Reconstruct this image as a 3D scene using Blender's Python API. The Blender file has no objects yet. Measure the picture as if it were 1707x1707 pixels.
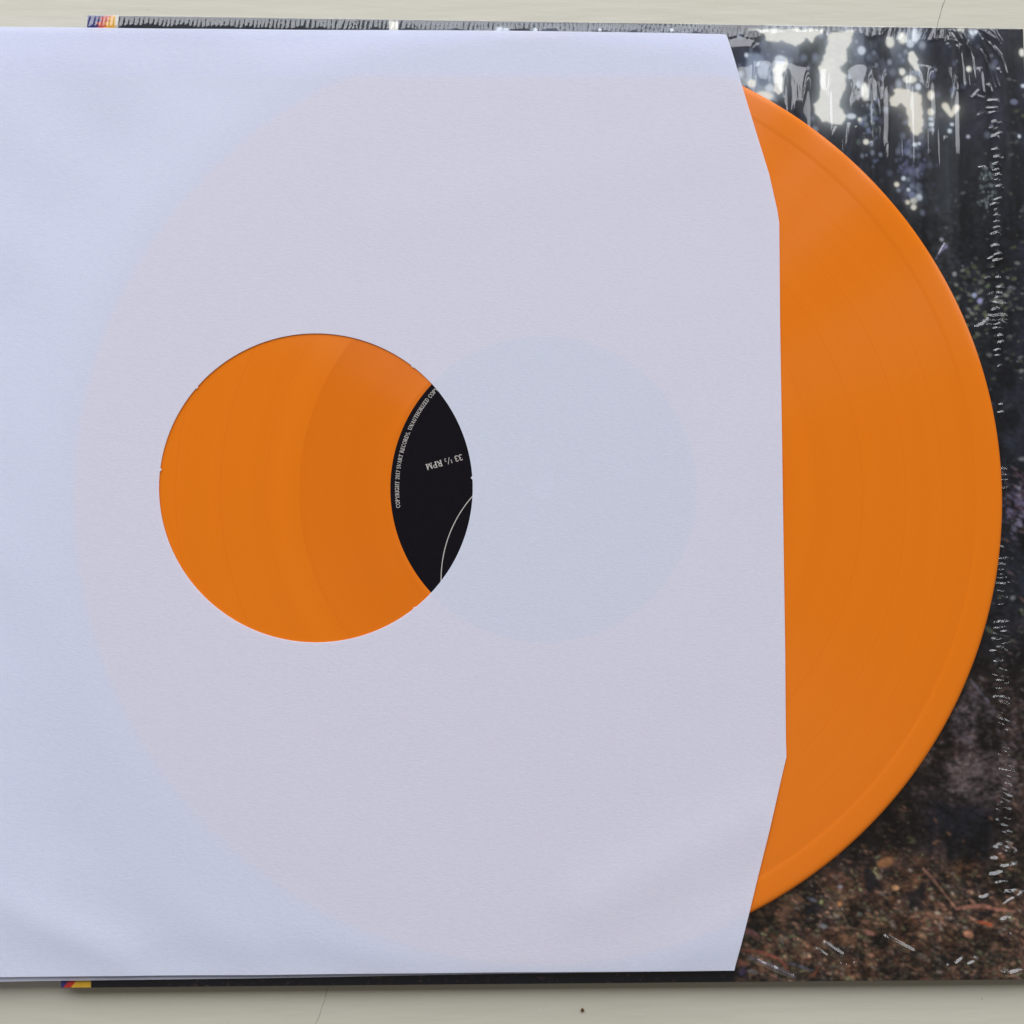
import bpy, bmesh, math, random
import numpy as np
from mathutils import Vector, Euler
from mathutils.geometry import delaunay_2d_cdt

MM = 0.001
S = bpy.context.scene
COL = S.collection
random.seed(7)

# ------------------------------------------------------------------ camera
CAM_ROT = (0.0604, -0.0249, 0.0013)
CAM_LOC = (-24.44, -27.67, 338.42)            # millimetres, cover centre on the sill = origin
cam_d = bpy.data.cameras.new('camera')
cam_d.sensor_width = 36.0
cam_d.lens = 36.0
cam_d.clip_start = 0.01
cam_d.clip_end = 50.0
cam = bpy.data.objects.new('camera', cam_d)
COL.objects.link(cam)
cam.location = [c * MM for c in CAM_LOC]
cam.rotation_euler = CAM_ROT
S.camera = cam

# ------------------------------------------------------------------ room light
W = bpy.data.worlds.new('World')
S.world = W
W.use_nodes = True
wb = W.node_tree.nodes['Background']
wb.inputs['Color'].default_value = (1.0, 0.93, 0.84, 1)
wb.inputs['Strength'].default_value = 0.155

# daylight comes through a window with a wide casement and narrow side lights standing behind the far edge of the sill
WIN_Y, WIN_TOP, WIN_LOW = 2.08, 3.30, 0.48
RADIANCE = 5.05
for x0, x1 in ((-2.77, 0.37), (0.50, 1.27), (1.55, 1.72), (1.93, 2.12), (3.20, 5.50)):
    w, h = x1 - x0, WIN_TOP - WIN_LOW
    ld = bpy.data.lights.new('window_light', 'AREA')
    ld.shape = 'RECTANGLE'
    ld.size, ld.size_y = w, h
    ld.energy = RADIANCE * math.pi * w * h * (0.6 if x0 > 3 else 1.0)     # the last one is dimmed to weaken its glare wedge on the vinyl
    ld.color = (0.93, 0.96, 1.015)
    lo = bpy.data.objects.new('window_light', ld)
    COL.objects.link(lo)
    lo.location = ((x0 + x1) / 2, WIN_Y, (WIN_TOP + WIN_LOW) / 2)
    lo.rotation_euler = (math.radians(-90), 0, 0)

S.view_settings.view_transform = 'Standard'
S.view_settings.look = 'None'
S.view_settings.exposure = 0.1
S.view_settings.gamma = 1.0
S.render.engine = 'CYCLES'
S.cycles.max_bounces = 14
S.cycles.diffuse_bounces = 8
S.cycles.transmission_bounces = 10
S.cycles.transparent_max_bounces = 12
S.cycles.use_denoising = True

# ------------------------------------------------------------------ helpers
ROT = np.array(Euler(CAM_ROT).to_matrix())
LOC = np.array(CAM_LOC)


def at(x, y, z):
    """point (mm) at height z that the photograph shows at pixel x, y (of 1707)"""
    x = np.asarray(x, float); y = np.asarray(y, float)
    d = np.stack([(x - 853.5) / 1707, (853.5 - y) / 1707, -np.ones_like(x)], -1) @ ROT.T
    t = (np.asarray(z, float) - LOC[2]) / d[..., 2]
    return LOC + d * t[..., None]


def lin(c):
    c = np.asarray(c, float) / 255.0
    return np.where(c <= 0.04045, c / 12.92, ((c + 0.055) / 1.055) ** 2.4)


def link(name, me, mat=None, parent=None):
    o = bpy.data.objects.new(name, me)
    COL.objects.link(o)
    if mat is not None:
        me.materials.append(mat)
    if parent is not None:
        o.parent = parent
    return o


def thing(name, label, cat, loc):
    o = bpy.data.objects.new(name, None)
    COL.objects.link(o)
    o.location = [c * MM for c in loc]
    o.empty_display_size = 0.02
    o['label'] = label
    o['category'] = cat
    o['_loc'] = [float(c) for c in loc]
    return o


def mesh_np(name, verts, faces, smooth=True, origin=(0, 0, 0)):
    """verts in mm (world), faces (n,3) or (n,4) int arrays"""
    verts = (np.asarray(verts, float) - np.asarray(origin, float)) * MM
    faces = np.asarray(faces, np.int32)
    me = bpy.data.meshes.new(name)
    me.vertices.add(len(verts))
    me.vertices.foreach_set('co', verts.astype(np.float32).ravel())
    n, k = faces.shape
    me.loops.add(n * k)
    me.loops.foreach_set('vertex_index', faces.ravel())
    me.polygons.add(n)
    me.polygons.foreach_set('loop_start', np.arange(0, n * k, k, dtype=np.int32))
    me.polygons.foreach_set('use_smooth', np.full(n, smooth, dtype=bool))
    me.update(calc_edges=True)
    me.validate()
    return me


def vnoise(h, w, sy, sx, rng):
    """smooth value noise in -1..1, cell size sy by sx samples"""
    gh, gw = int(h / sy) + 4, int(w / sx) + 4
    g = rng.random((gh, gw)).astype(np.float32) * 2 - 1
    oy, ox = rng.random(2)
    yy = np.arange(h) / sy + oy; xx = np.arange(w) / sx + ox
    iy = yy.astype(int); ix = xx.astype(int)
    fy = (yy - iy).astype(np.float32); fx = (xx - ix).astype(np.float32)
    fy = fy * fy * fy * (fy * (fy * 6 - 15) + 10); fx = fx * fx * fx * (fx * (fx * 6 - 15) + 10)
    r0 = g[iy][:, ix] * (1 - fx) + g[iy][:, ix + 1] * fx
    r1 = g[iy + 1][:, ix] * (1 - fx) + g[iy + 1][:, ix + 1] * fx
    return r0 * (1 - fy[:, None]) + r1 * fy[:, None]


def sstep(a, b, x):
    t = np.clip((x - a) / (b - a), 0, 1)
    return t * t * (3 - 2 * t)


def nodes(name):
    m = bpy.data.materials.new(name)
    m.use_nodes = True
    nt = m.node_tree
    b = nt.nodes.get('Principled BSDF')
    return m, nt, nt.nodes, nt.links, b


# ------------------------------------------------------------------ materials
def mat_sill():
    m, nt, N, L, b = nodes('sill_paint')
    tc = N.new('ShaderNodeTexCoord')
    mp = N.new('ShaderNodeMapping'); mp.inputs['Scale'].default_value = (14, 90, 30)
    n1 = N.new('ShaderNodeTexNoise'); n1.inputs['Scale'].default_value = 3; n1.inputs['Detail'].default_value = 6
    n2 = N.new('ShaderNodeTexNoise'); n2.inputs['Scale'].default_value = 1700; n2.inputs['Detail'].default_value = 3
    n3 = N.new('ShaderNodeTexNoise'); n3.inputs['Scale'].default_value = 16; n3.inputs['Detail'].default_value = 4
    L.new(tc.outputs['Object'], mp.inputs['Vector']); L.new(mp.outputs[0], n1.inputs['Vector'])
    L.new(tc.outputs['Object'], n2.inputs['Vector']); L.new(tc.outputs['Object'], n3.inputs['Vector'])
    mx = N.new('ShaderNodeMix'); mx.data_type = 'RGBA'
    mx.inputs['A'].default_value = (0.545, 0.515, 0.42, 1); mx.inputs['B'].default_value = (0.62, 0.595, 0.505, 1)
    a1 = N.new('ShaderNodeMath'); a1.operation = 'MULTIPLY_ADD'; a1.inputs[1].default_value = 0.6; 
    L.new(n2.outputs['Fac'], a1.inputs[0])
    a2 = N.new('ShaderNodeMath'); a2.operation = 'MULTIPLY_ADD'; a2.inputs[1].default_value = 0.5; a2.inputs[2].default_value = -0.25
    L.new(n3.outputs['Fac'], a2.inputs[0])
    a3 = N.new('ShaderNodeMath'); a3.operation = 'MULTIPLY_ADD'; a3.inputs[1].default_value = 0.4
    L.new(n1.outputs['Fac'], a3.inputs[0]); L.new(a2.outputs[0], a3.inputs[2]); L.new(a3.outputs[0], a1.inputs[2])
    L.new(a1.outputs[0], mx.inputs['Factor'])
    # grit and old flecks in the paint
    n4 = N.new('ShaderNodeTexNoise'); n4.inputs['Scale'].default_value = 420; n4.inputs['Detail'].default_value = 1
    L.new(tc.outputs['Object'], n4.inputs['Vector'])
    fl = N.new('ShaderNodeMapRange'); fl.inputs['From Min'].default_value = 0.77; fl.inputs['From Max'].default_value = 0.84; fl.inputs['To Max'].default_value = 0.5
    L.new(n4.outputs['Fac'], fl.inputs['Value'])
    m4 = N.new('ShaderNodeMix'); m4.data_type = 'RGBA'; m4.inputs['B'].default_value = (0.22, 0.19, 0.14, 1)
    L.new(fl.outputs[0], m4.inputs['Factor']); L.new(mx.outputs['Result'], m4.inputs['A'])
    L.new(m4.outputs['Result'], b.inputs['Base Color'])
    bp = N.new('ShaderNodeBump'); bp.inputs['Strength'].default_value = 0.25; bp.inputs['Distance'].default_value = 0.0006
    L.new(n1.outputs['Fac'], bp.inputs['Height']); L.new(bp.outputs[0], b.inputs['Normal'])
    b.inputs['Roughness'].default_value = 0.5
    b.inputs['Specular IOR Level'].default_value = 0.25
    return m


def mat_plain(name, col, rough=0.6, spec=0.3):
    m, nt, N, L, b = nodes(name)
    n = N.new('ShaderNodeTexNoise'); n.inputs['Scale'].default_value = 900; n.inputs['Detail'].default_value = 2
    tc = N.new('ShaderNodeTexCoord'); L.new(tc.outputs['Object'], n.inputs['Vector'])
    mx = N.new('ShaderNodeMix'); mx.data_type = 'RGBA'
    mx.inputs['A'].default_value = (*[c * 0.8 for c in col], 1); mx.inputs['B'].default_value = (*[c * 1.2 for c in col], 1)
    L.new(n.outputs['Fac'], mx.inputs['Factor']); L.new(mx.outputs['Result'], b.inputs['Base Color'])
    b.inputs['Roughness'].default_value = rough
    b.inputs['Specular IOR Level'].default_value = spec
    return m


def mat_print():
    m, nt, N, L, b = nodes('printed_card')
    a = N.new('ShaderNodeAttribute'); a.attribute_name = 'print'
    L.new(a.outputs['Color'], b.inputs['Base Color'])
    b.inputs['Roughness'].default_value = 0.6
    b.inputs['Specular IOR Level'].default_value = 0.0
    return m


def mat_film():
    m, nt, N, L, b = nodes('clear_shrink_film')
    N.remove(b)
    out = N['Material Output']
    tr = N.new('ShaderNodeBsdfTransparent'); tr.inputs['Color'].default_value = (1.0, 1.0, 1.0, 1)
    gl = N.new('ShaderNodeBsdfGlossy'); gl.inputs['Roughness'].default_value = 0.055
    g2 = N.new('ShaderNodeBsdfGlossy'); g2.inputs['Roughness'].default_value = 0.30
    gm = N.new('ShaderNodeMixShader'); gm.inputs[0].default_value = 0.24
    L.new(gl.outputs[0], gm.inputs[1]); L.new(g2.outputs[0], gm.inputs[2])
    fr = N.new('ShaderNodeFresnel'); fr.inputs['IOR'].default_value = 1.5
    mu = N.new('ShaderNodeMath'); mu.operation = 'MULTIPLY'; mu.inputs[1].default_value = 1.9; mu.use_clamp = True
    mi = N.new('ShaderNodeMath'); mi.operation = 'MINIMUM'; mi.inputs[1].default_value = 0.17
    mx = N.new('ShaderNodeMixShader')
    L.new(fr.outputs[0], mu.inputs[0]); L.new(mu.outputs[0], mi.inputs[0]); L.new(mi.outputs[0], mx.inputs[0])
    L.new(tr.outputs[0], mx.inputs[1]); L.new(gm.outputs[0], mx.inputs[2]); L.new(mx.outputs[0], out.inputs['Surface'])
    return m


def mat_paper(through=0.5):
    m, nt, N, L, b = nodes('white_sleeve_paper')
    N.remove(b)
    out = N['Material Output']
    tc = N.new('ShaderNodeTexCoord')
    mp = N.new('ShaderNodeMapping'); mp.inputs['Scale'].default_value = (620, 1750, 1000)
    n1 = N.new('ShaderNodeTexNoise'); n1.inputs['Scale'].default_value = 1.0; n1.inputs['Detail'].default_value = 4; n1.inputs['Roughness'].default_value = 0.65
    L.new(tc.outputs['Object'], mp.inputs['Vector']); L.new(mp.outputs[0], n1.inputs['Vector'])
    n2 = N.new('ShaderNodeTexNoise'); n2.inputs['Scale'].default_value = 30; n2.inputs['Detail'].default_value = 3
    L.new(tc.outputs['Object'], n2.inputs['Vector'])
    n3 = N.new('ShaderNodeTexNoise'); n3.inputs['Scale'].default_value = 2200; n3.inputs['Detail'].default_value = 2
    L.new(tc.outputs['Object'], n3.inputs['Vector'])
    ad = N.new('ShaderNodeMath'); ad.operation = 'MULTIPLY_ADD'; ad.inputs[1].default_value = 0.5
    L.new(n3.outputs['Fac'], ad.inputs[0]); L.new(n1.outputs['Fac'], ad.inputs[2])
    mr = N.new('ShaderNodeMapRange'); mr.inputs['From Min'].default_value = 0.45; mr.inputs['From Max'].default_value = 1.05
    L.new(ad.outputs[0], mr.inputs['Value'])
    mx = N.new('ShaderNodeMix'); mx.data_type = 'RGBA'
    mx.inputs['A'].default_value = (0.84, 0.862, 0.975, 1); mx.inputs['B'].default_value = (0.905, 0.922, 0.998, 1)
    L.new(mr.outputs[0], mx.inputs['Factor'])
    bp = N.new('ShaderNodeBump'); bp.inputs['Strength'].default_value = 0.42; bp.inputs['Distance'].default_value = 0.00014
    L.new(ad.outputs[0], bp.inputs['Height'])
    df = N.new('ShaderNodeBsdfDiffuse'); tl = N.new('ShaderNodeBsdfTranslucent')
    L.new(mx.outputs['Result'], df.inputs['Color']); L.new(mx.outputs['Result'], tl.inputs['Color'])
    L.new(bp.outputs[0], df.inputs['Normal']); L.new(bp.outputs[0], tl.inputs['Normal'])
    ms = N.new('ShaderNodeMixShader'); ms.inputs[0].default_value = through
    L.new(df.outputs[0], ms.inputs[1]); L.new(tl.outputs[0], ms.inputs[2])
    L.new(ms.outputs[0], out.inputs['Surface'])
    return m


def mat_vinyl():
    m, nt, N, L, b = nodes('orange_vinyl')
    tc = N.new('ShaderNodeTexCoord')
    sx = N.new('ShaderNodeSeparateXYZ'); L.new(tc.outputs['Object'], sx.inputs[0])
    cx = N.new('ShaderNodeCombineXYZ'); L.new(sx.outputs[0], cx.inputs[0]); L.new(sx.outputs[1], cx.inputs[1])
    ln = N.new('ShaderNodeVectorMath'); ln.operation = 'LENGTH'; L.new(cx.outputs[0], ln.inputs[0])
    # tone: wide bands of the grooves and fine rings
    def ring(scale, detail):
        mu = N.new('ShaderNodeMath'); mu.operation = 'MULTIPLY'; mu.inputs[1].default_value = scale
        L.new(ln.outputs['Value'], mu.inputs[0])
        n = N.new('ShaderNodeTexNoise'); n.noise_dimensions = '1D'; n.inputs['Scale'].default_value = 1; n.inputs['Detail'].default_value = detail
        L.new(mu.outputs[0], n.inputs['W'])
        return n
    rw = ring(90, 2); rf = ring(1500, 2)
    ng = N.new('ShaderNodeTexNoise'); ng.inputs['Scale'].default_value = 1800; ng.inputs['Detail'].default_value = 2
    L.new(tc.outputs['Object'], ng.inputs['Vector'])
    s1 = N.new('ShaderNodeMath'); s1.operation = 'MULTIPLY_ADD'; s1.inputs[1].default_value = 0.7; L.new(ng.outputs['Fac'], s1.inputs[0]); L.new(rw.outputs['Fac'], s1.inputs[2])
    s2 = N.new('ShaderNodeMath'); s2.operation = 'MULTIPLY_ADD'; s2.inputs[1].default_value = 0.25; L.new(rf.outputs['Fac'], s2.inputs[0]); L.new(s1.outputs[0], s2.inputs[2])
    mr = N.new('ShaderNodeMapRange'); mr.inputs['From Min'].default_value = 0.1; mr.inputs['From Max'].default_value = 1.9
    L.new(s2.outputs[0], mr.inputs['Value'])
    mx = N.new('ShaderNodeMix'); mx.data_type = 'RGBA'
    mx.inputs['A'].default_value = (0.70, 0.163, 0.0058, 1); mx.inputs['B'].default_value = (0.79, 0.194, 0.0076, 1)
    L.new(mr.outputs[0], mx.inputs['Factor'])
    # silent gaps between the songs: thin rings of bare vinyl
    prev = mx.outputs['Result']
    for r, wd, amt in ((78.8, .18, .98), (89.5, .15, .985), (104.2, .16, .972), (118.5, .16, .976), (131.0, .15, .985), (141.6, .16, .985)):
        sb = N.new('ShaderNodeMath'); sb.operation = 'SUBTRACT'; sb.inputs[1].default_value = r * MM; L.new(ln.outputs['Value'], sb.inputs[0])
        ab = N.new('ShaderNodeMath'); ab.operation = 'ABSOLUTE'; L.new(sb.outputs[0], ab.inputs[0])
        lt = N.new('ShaderNodeMapRange'); lt.inputs['From Min'].default_value = wd * MM; lt.inputs['From Max'].default_value = wd * 1.6 * MM
        lt.inputs['To Min'].default_value = 1; lt.inputs['To Max'].default_value = 0
        L.new(ab.outputs[0], lt.inputs['Value'])
        m2 = N.new('ShaderNodeMix'); m2.data_type = 'RGBA'; m2.blend_type = 'MULTIPLY'
        m2.inputs['B'].default_value = (amt, amt * .95, amt, 1)
        L.new(lt.outputs[0], m2.inputs['Factor']); L.new(prev, m2.inputs['A']); prev = m2.outputs['Result']
    # the run-out area inside the grooves is a shade deeper
    st = N.new('ShaderNodeMapRange'); st.inputs['From Min'].default_value = 78.4 * MM; st.inputs['From Max'].default_value = 79.1 * MM
    st.inputs['To Min'].default_value = 1; st.inputs['To Max'].default_value = 0
    L.new(ln.outputs['Value'], st.inputs['Value'])
    m3 = N.new('ShaderNodeMix'); m3.data_type = 'RGBA'; m3.blend_type = 'MULTIPLY'; m3.inputs['B'].default_value = (.955, .91, .9, 1)
    L.new(st.outputs[0], m3.inputs['Factor']); L.new(prev, m3.inputs['A']); prev = m3.outputs['Result']
    L.new(prev, b.inputs['Base Color'])
    bp = N.new('ShaderNodeBump'); bp.inputs['Strength'].default_value = 0.12; bp.inputs['Distance'].default_value = 0.00006
    L.new(rf.outputs['Fac'], bp.inputs['Height']); L.new(bp.outputs[0], b.inputs['Normal'])
    tg = N.new('ShaderNodeTangent'); tg.direction_type = 'RADIAL'; tg.axis = 'Z'
    L.new(tg.outputs[0], b.inputs['Tangent'])
    b.inputs['Roughness'].default_value = 0.28
    b.inputs['Anisotropic'].default_value = 1.0
    b.inputs['Anisotropic Rotation'].default_value = 0.25
    b.inputs['Specular IOR Level'].default_value = 0.33
    return m


M_SILL = mat_sill()
M_CRACK = mat_plain('crack_dirt', (0.16, 0.14, 0.11), 0.9, 0.0)
M_BOARD = mat_plain('dark_card', (0.016, 0.017, 0.022), 0.6, 0.2)
M_SPINE = mat_plain('blue_spine_print', (0.05, 0.06, 0.22), 0.5, 0.3)
M_PRINT = mat_print()
M_FILM = mat_film()
M_PAPER = mat_paper(0.45)
M_PAPER_BACK = mat_paper(0.64)
M_VINYL = mat_vinyl()
M_LABEL = mat_plain('black_label_paper', (0.0080, 0.0068, 0.0095), 0.85, 0.04)
M_INK = mat_plain('pale_label_ink', (0.46, 0.43, 0.40), 0.8, 0.1)
M_CRUMB = mat_plain('brown_crumb', (0.13, 0.06, 0.03), 0.9, 0.1)

# ------------------------------------------------------------------ window sill
sill_top = bpy.data.meshes.new('windowsill')
bm = bmesh.new()
X0, X1, Y0, Y1, TH = -0.75, 1.15, -0.30, 0.74, 0.04
bmesh.ops.create_cube(bm, size=1.0)
for v in bm.verts:
    v.co = Vector((X0 + (v.co.x + .5) * (X1 - X0), Y0 + (v.co.y + .5) * (Y1 - Y0), -TH + (v.co.z + .5) * TH))
ed = [e for e in bm.edges if all(abs(v.co.y - Y0) < 1e-6 for v in e.verts)]
bmesh.ops.bevel(bm, geom=ed, offset=0.012, segments=5, affect='EDGES', profile=0.5)
bm.to_mesh(sill_top); bm.free()
sill = link('windowsill', sill_top, M_SILL)
sill['kind'] = 'structure'
sill['label'] = 'cream painted windowsill under the record cover with hairline cracks in its paint'


def crack(pts, width):
    """a split in the paint with lifted, uneven lips: a dark floor strip in a shallow gap"""
    P = at([p[0] for p in pts], [p[1] for p in pts], 0.0)
    fine = []
    rng = random.Random(len(pts) * 17 + int(pts[0][0]))
    for a, b in zip(P[:-1], P[1:]):
        n = max(2, int(np.linalg.norm(b - a) / 1.2))
        for i in range(n):
            q = a + (b - a) * i / n
            fine.append(q + np.array([rng.uniform(-.16, .16), rng.uniform(-.1, .1), 0]))
    fine.append(P[-1])
    vs, fs = [], []
    for i, q in enumerate(fine):
        d = fine[min(i + 1, len(fine) - 1)] - fine[max(i - 1, 0)]
        nrm = np.array([-d[1], d[0], 0]) / (np.linalg.norm(d) + 1e-9)
        w = width * rng.uniform(.55, 1.2)
        vs += [q + nrm * w * .5 + [0, 0, .012], q + [0, 0, .02], q - nrm * w * .5 + [0, 0, .012]]
        if i:
            k = 3 * i
            fs += [(k - 3, k - 2, k + 1, k), (k - 2, k - 1, k + 2, k + 1)]
    return link('crack', mesh_np('crack', vs, fs), M_CRACK, sill)


crack([(1576, -20), (1575, 2), (1570, 14), (1568, 24), (1564, 34), (1562, 46), (1560, 60)], 0.22)
crack([(552, 1634), (545, 1650), (541, 1668), (533, 1690), (523, 1715), (512, 1745)], 0.12)

# ------------------------------------------------------------------ crumb
bm = bmesh.new()
bmesh.ops.create_icosphere(bm, subdivisions=2, radius=0.62)
rng = random.Random(3)
for v in bm.verts:
    v.co *= rng.uniform(.8, 1.15)
    v.co.x *= 0.85; v.co.z *= 0.62
me = bpy.data.meshes.new('crumb')
for v in bm.verts:
    v.co *= MM
bm.to_mesh(me); bm.free()
crumb = link('crumb', me, M_CRUMB)
c = at(971, 1684, 0.3)
crumb.location = (c[0] * MM, c[1] * MM, 0.00037)
crumb['label'] = 'tiny brown crumb lying on the cream windowsill below the white paper sleeve'
crumb['category'] = 'crumb'

# ------------------------------------------------------------------ record cover: the printed picture
CW = CH = 315.3
PZ = 5.0                                     # height of the printed face
PITCH = 0.2
RW = int(CW / PITCH) + 1
cover = thing('record_cover', 'square record cover with a dark forest photograph, in crinkled clear shrink wrap', 'record cover', (0, 0, 0))


def C(x, y):
    """photograph pixel -> cover raster column,row (0.2 mm steps)"""
    p = at(x, y, PZ)
    return (p[..., 0] + CW / 2) / PITCH, (CH / 2 - p[..., 1]) / PITCH


art = np.zeros((RW, RW, 3), np.float32)
RNG = np.random.default_rng(11)
ROWS, COLS = np.mgrid[0:RW, 0:RW].astype(np.float32)


def fbm(sy, sx, n=4, g=0.55):
    s = 0; a = 1; t = 0
    for i in range(n):
        s = s + a * vnoise(RW, RW, max(sy / 2 ** i, 1.01), max(sx / 2 ** i, 1.01), RNG); t += a; a *= g
    return s / t


def over(mask, col):
    art[:] = art * (1 - mask[..., None]) + mask[..., None] * np.asarray(col, np.float32)


def win(cx, cy, r):
    x0, x1 = int(max(cx - r, 0)), int(min(cx + r + 2, RW)); y0, y1 = int(max(cy - r, 0)), int(min(cy + r + 2, RW))
    return slice(y0, y1), slice(x0, x1)


ALB = 1.0                                   # light reaching the print, to turn a seen colour into a pigment


def pig(c):
    return np.clip(lin(c) / ALB, 0, 0.85).astype(np.float32)


def mute(c, k):
    return c * (1 - k) + k * float(np.mean(c)) * np.array((.97, .98, 1.05), np.float32)


def blob(x, y, rx, ry, ang, col, soft=0.35, alpha=1.0, raw=False):
    cx, cy = (x, y) if raw else C(x, y)
    r = max(rx, ry) * 1.6 + 2
    if cx < -r or cy < -r or cx > RW + r or cy > RW + r:
        return
    sl = win(cx, cy, r)
    X = COLS[sl] - cx; Y = ROWS[sl] - cy
    ca, sa = math.cos(ang), math.sin(ang)
    d = np.sqrt(((X * ca + Y * sa) / rx) ** 2 + ((-X * sa + Y * ca) / ry) ** 2)
    m = ((1 - sstep(1 - soft, 1 + soft, d)) * alpha)[..., None]
    art[sl] = art[sl] * (1 - m) + m * col


def poly(pts, col, soft=1.2, alpha=1.0):
    q = [C(*p) for p in pts]
    px = np.array([a for a, b in q]); py = np.array([b for a, b in q])
    cx, cy = px.mean(), py.mean(); r = max(np.ptp(px), np.ptp(py)) * .75 + 6
    sl = win(cx, cy, r)
    X = COLS[sl] + vnoise(*COLS[sl].shape, 7, 7, RNG) * 2.2; Y = ROWS[sl] + vnoise(*COLS[sl].shape, 7, 7, RNG) * 2.2
    ins = np.zeros(X.shape, bool); dist = np.full(X.shape, 1e9)
    n = len(px)
    for i in range(n):
        x1, y1, x2, y2 = px[i], py[i], px[(i + 1) % n], py[(i + 1) % n]
        if y1 != y2:
            ins ^= ((y1 > Y) != (y2 > Y)) & (X < (x2 - x1) * (Y - y1) / (y2 - y1) + x1)
        t = np.clip(((X - x1) * (x2 - x1) + (Y - y1) * (y2 - y1)) / ((x2 - x1) ** 2 + (y2 - y1) ** 2 + 1e-9), 0, 1)
        dist = np.minimum(dist, np.hypot(X - x1 - t * (x2 - x1), Y - y1 - t * (y2 - y1)))
    sd = np.where(ins, dist, -dist)
    m = (sstep(-soft, soft, sd) * alpha)[..., None]
    art[sl] = art[sl] * (1 - m) + m * col


def stroke(pts, wid, col, alpha=1.0):
    q = [C(*p) for p in pts]
    for i in range(len(q) - 1):
        (x1, y1), (x2, y2) = q[i], q[i + 1]
        n = max(2, int(math.hypot(x2 - x1, y2 - y1) / 1.5))
        for k in range(n):
            t = k / n
            w = wid if np.isscalar(wid) else wid[i] + (wid[i + 1] - wid[i]) * t
            blob(x1 + (x2 - x1) * t, y1 + (y2 - y1) * t, w, w, 0, col, .5, alpha, raw=True)


def Z(ox, oy, s, pts):
    return [(ox + a / s, oy + b / s) for a, b in pts]


# vertical position of every raster row in photograph pixels, roughly
VY = ROWS * (1590.0 / RW) + 40
VX = COLS * (1592.0 / RW) + 147
n_big = fbm(120, 90); n_mid = fbm(40, 22); n_fine = fbm(9, 7, 3); n_ver = fbm(220, 16, 3); n_hor = fbm(12, 60, 3)
# base: night-dark wood, bluish at the top, brown in the earth
base_top = pig((42, 45, 55)); base_mid = pig((24, 27, 35)); base_earth = pig((44, 34, 31))
t1 = sstep(260, 420, VY)[..., None]; t2 = sstep(1020, 1180, VY + n_big * 60)[..., None]
art[:] = base_top * (1 - t1) + base_mid * t1
art[:] = art * (1 - t2) + base_earth * t2
art *= np.clip(1 + 0.5 * n_big + 0.55 * n_mid + 0.35 * n_fine, .12, 3)[..., None]
# trunks: pale upright bark streaks, and gaps between them
trunk = sstep(.12, .55, n_ver) * (1 - sstep(330, 520, VY + 60 * n_mid))
over(trunk * .45 * np.clip(.6 + n_fine, 0, 1), pig((76, 80, 86)))
for px, w in ((1328, 5), (1398, 9), (1428, 7), (1478, 8), (1560, 9), (1600, 7), (1648, 6)):
    cx, _ = C(px, 200)
    m = np.exp(-((COLS - cx + n_mid * 6) / w) ** 2) * (1 - sstep(240, 420, VY)) * .75
    over(m, pig((28, 29, 37)))
for px, w, y0, y1, cc, al in ((1572, 24, 150, 470, (66, 72, 76), .6), (1515, 14, 300, 520, (52, 56, 62), .5), (1630, 12, 250, 640, (50, 54, 58), .5), (1694, 10, 60, 560, (22, 24, 31), .8), (1612, 11, 170, 560, (25, 27, 34), .7), (1655, 9, 560, 800, (24, 26, 33), .6), (1590, 9, 420, 640, (46, 50, 54), .4)):
    cx, _ = C(px, 400)
    m = np.exp(-np.abs((COLS - cx + n_mid * 7 + n_big * 10) / w) ** 3) * sstep(y0 - 30, y0 + 40, VY) * (1 - sstep(y1 - 60, y1 + 50, VY)) * al
    over(m * np.clip(.75 + .6 * n_ver, 0, 1), pig(cc))
# foliage speckle in the dark middle
pal_mid = [(70, 76, 80), (56, 62, 60), (92, 98, 96), (60, 66, 50), (84, 92, 62), (48, 48, 60), (110, 112, 118), (72, 66, 62)]
for i in range(1700):
    y = RNG.uniform(300, 1130); x = RNG.uniform(1235, 1745)
    den = .55 + .45 * math.sin(x * .031 + y * .017) * math.sin(y * .013 + 1.0)
    if RNG.random() > den: continue
    r = RNG.uniform(.8, 2.6) * (1.5 if RNG.random() < .08 else 1)
    blob(x, y, r * RNG.uniform(1, 2.2), r, RNG.uniform(-.9, .9), mute(pig(pal_mid[RNG.integers(8)]), .3) * RNG.uniform(.6, 1.5), .6, RNG.uniform(.25, .75))
for i in range(95):      # the greener leaves by the vinyl's right shoulder
    x, y = 1632 + RNG.normal() * 30, 500 + RNG.normal() * 38
    r = RNG.uniform(1, 3.4)
    blob(x, y, r * 1.5, r, RNG.uniform(-.9, .9), pig([(104, 110, 82), (80, 88, 66), (120, 122, 114), (70, 76, 74)][RNG.integers(4)]), .5, RNG.uniform(.3, .85))
for i in range(150):      # leaves at the right margin
    x, y = RNG.uniform(1682, 1740), RNG.uniform(90, 640)
    r = RNG.uniform(.8, 3)
    blob(x, y, r * 1.7, r, RNG.uniform(-.9, .9), pig([(84, 92, 70), (66, 74, 62), (104, 110, 104), (70, 62, 70)][RNG.integers(4)]), .5, RNG.uniform(.2, .7))
for i in range(90):       # lilac heather patch
    x, y = 1700 + RNG.normal() * 16, 838 + RNG.normal() * 26
    r = RNG.uniform(1.5, 4)
    blob(x, y, r * 1.7, r, RNG.uniform(.2, 1.1), pig([(104, 96, 124), (128, 122, 142), (76, 70, 92), (90, 72, 84)][RNG.integers(4)]), .5, RNG.uniform(.3, .75))
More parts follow.
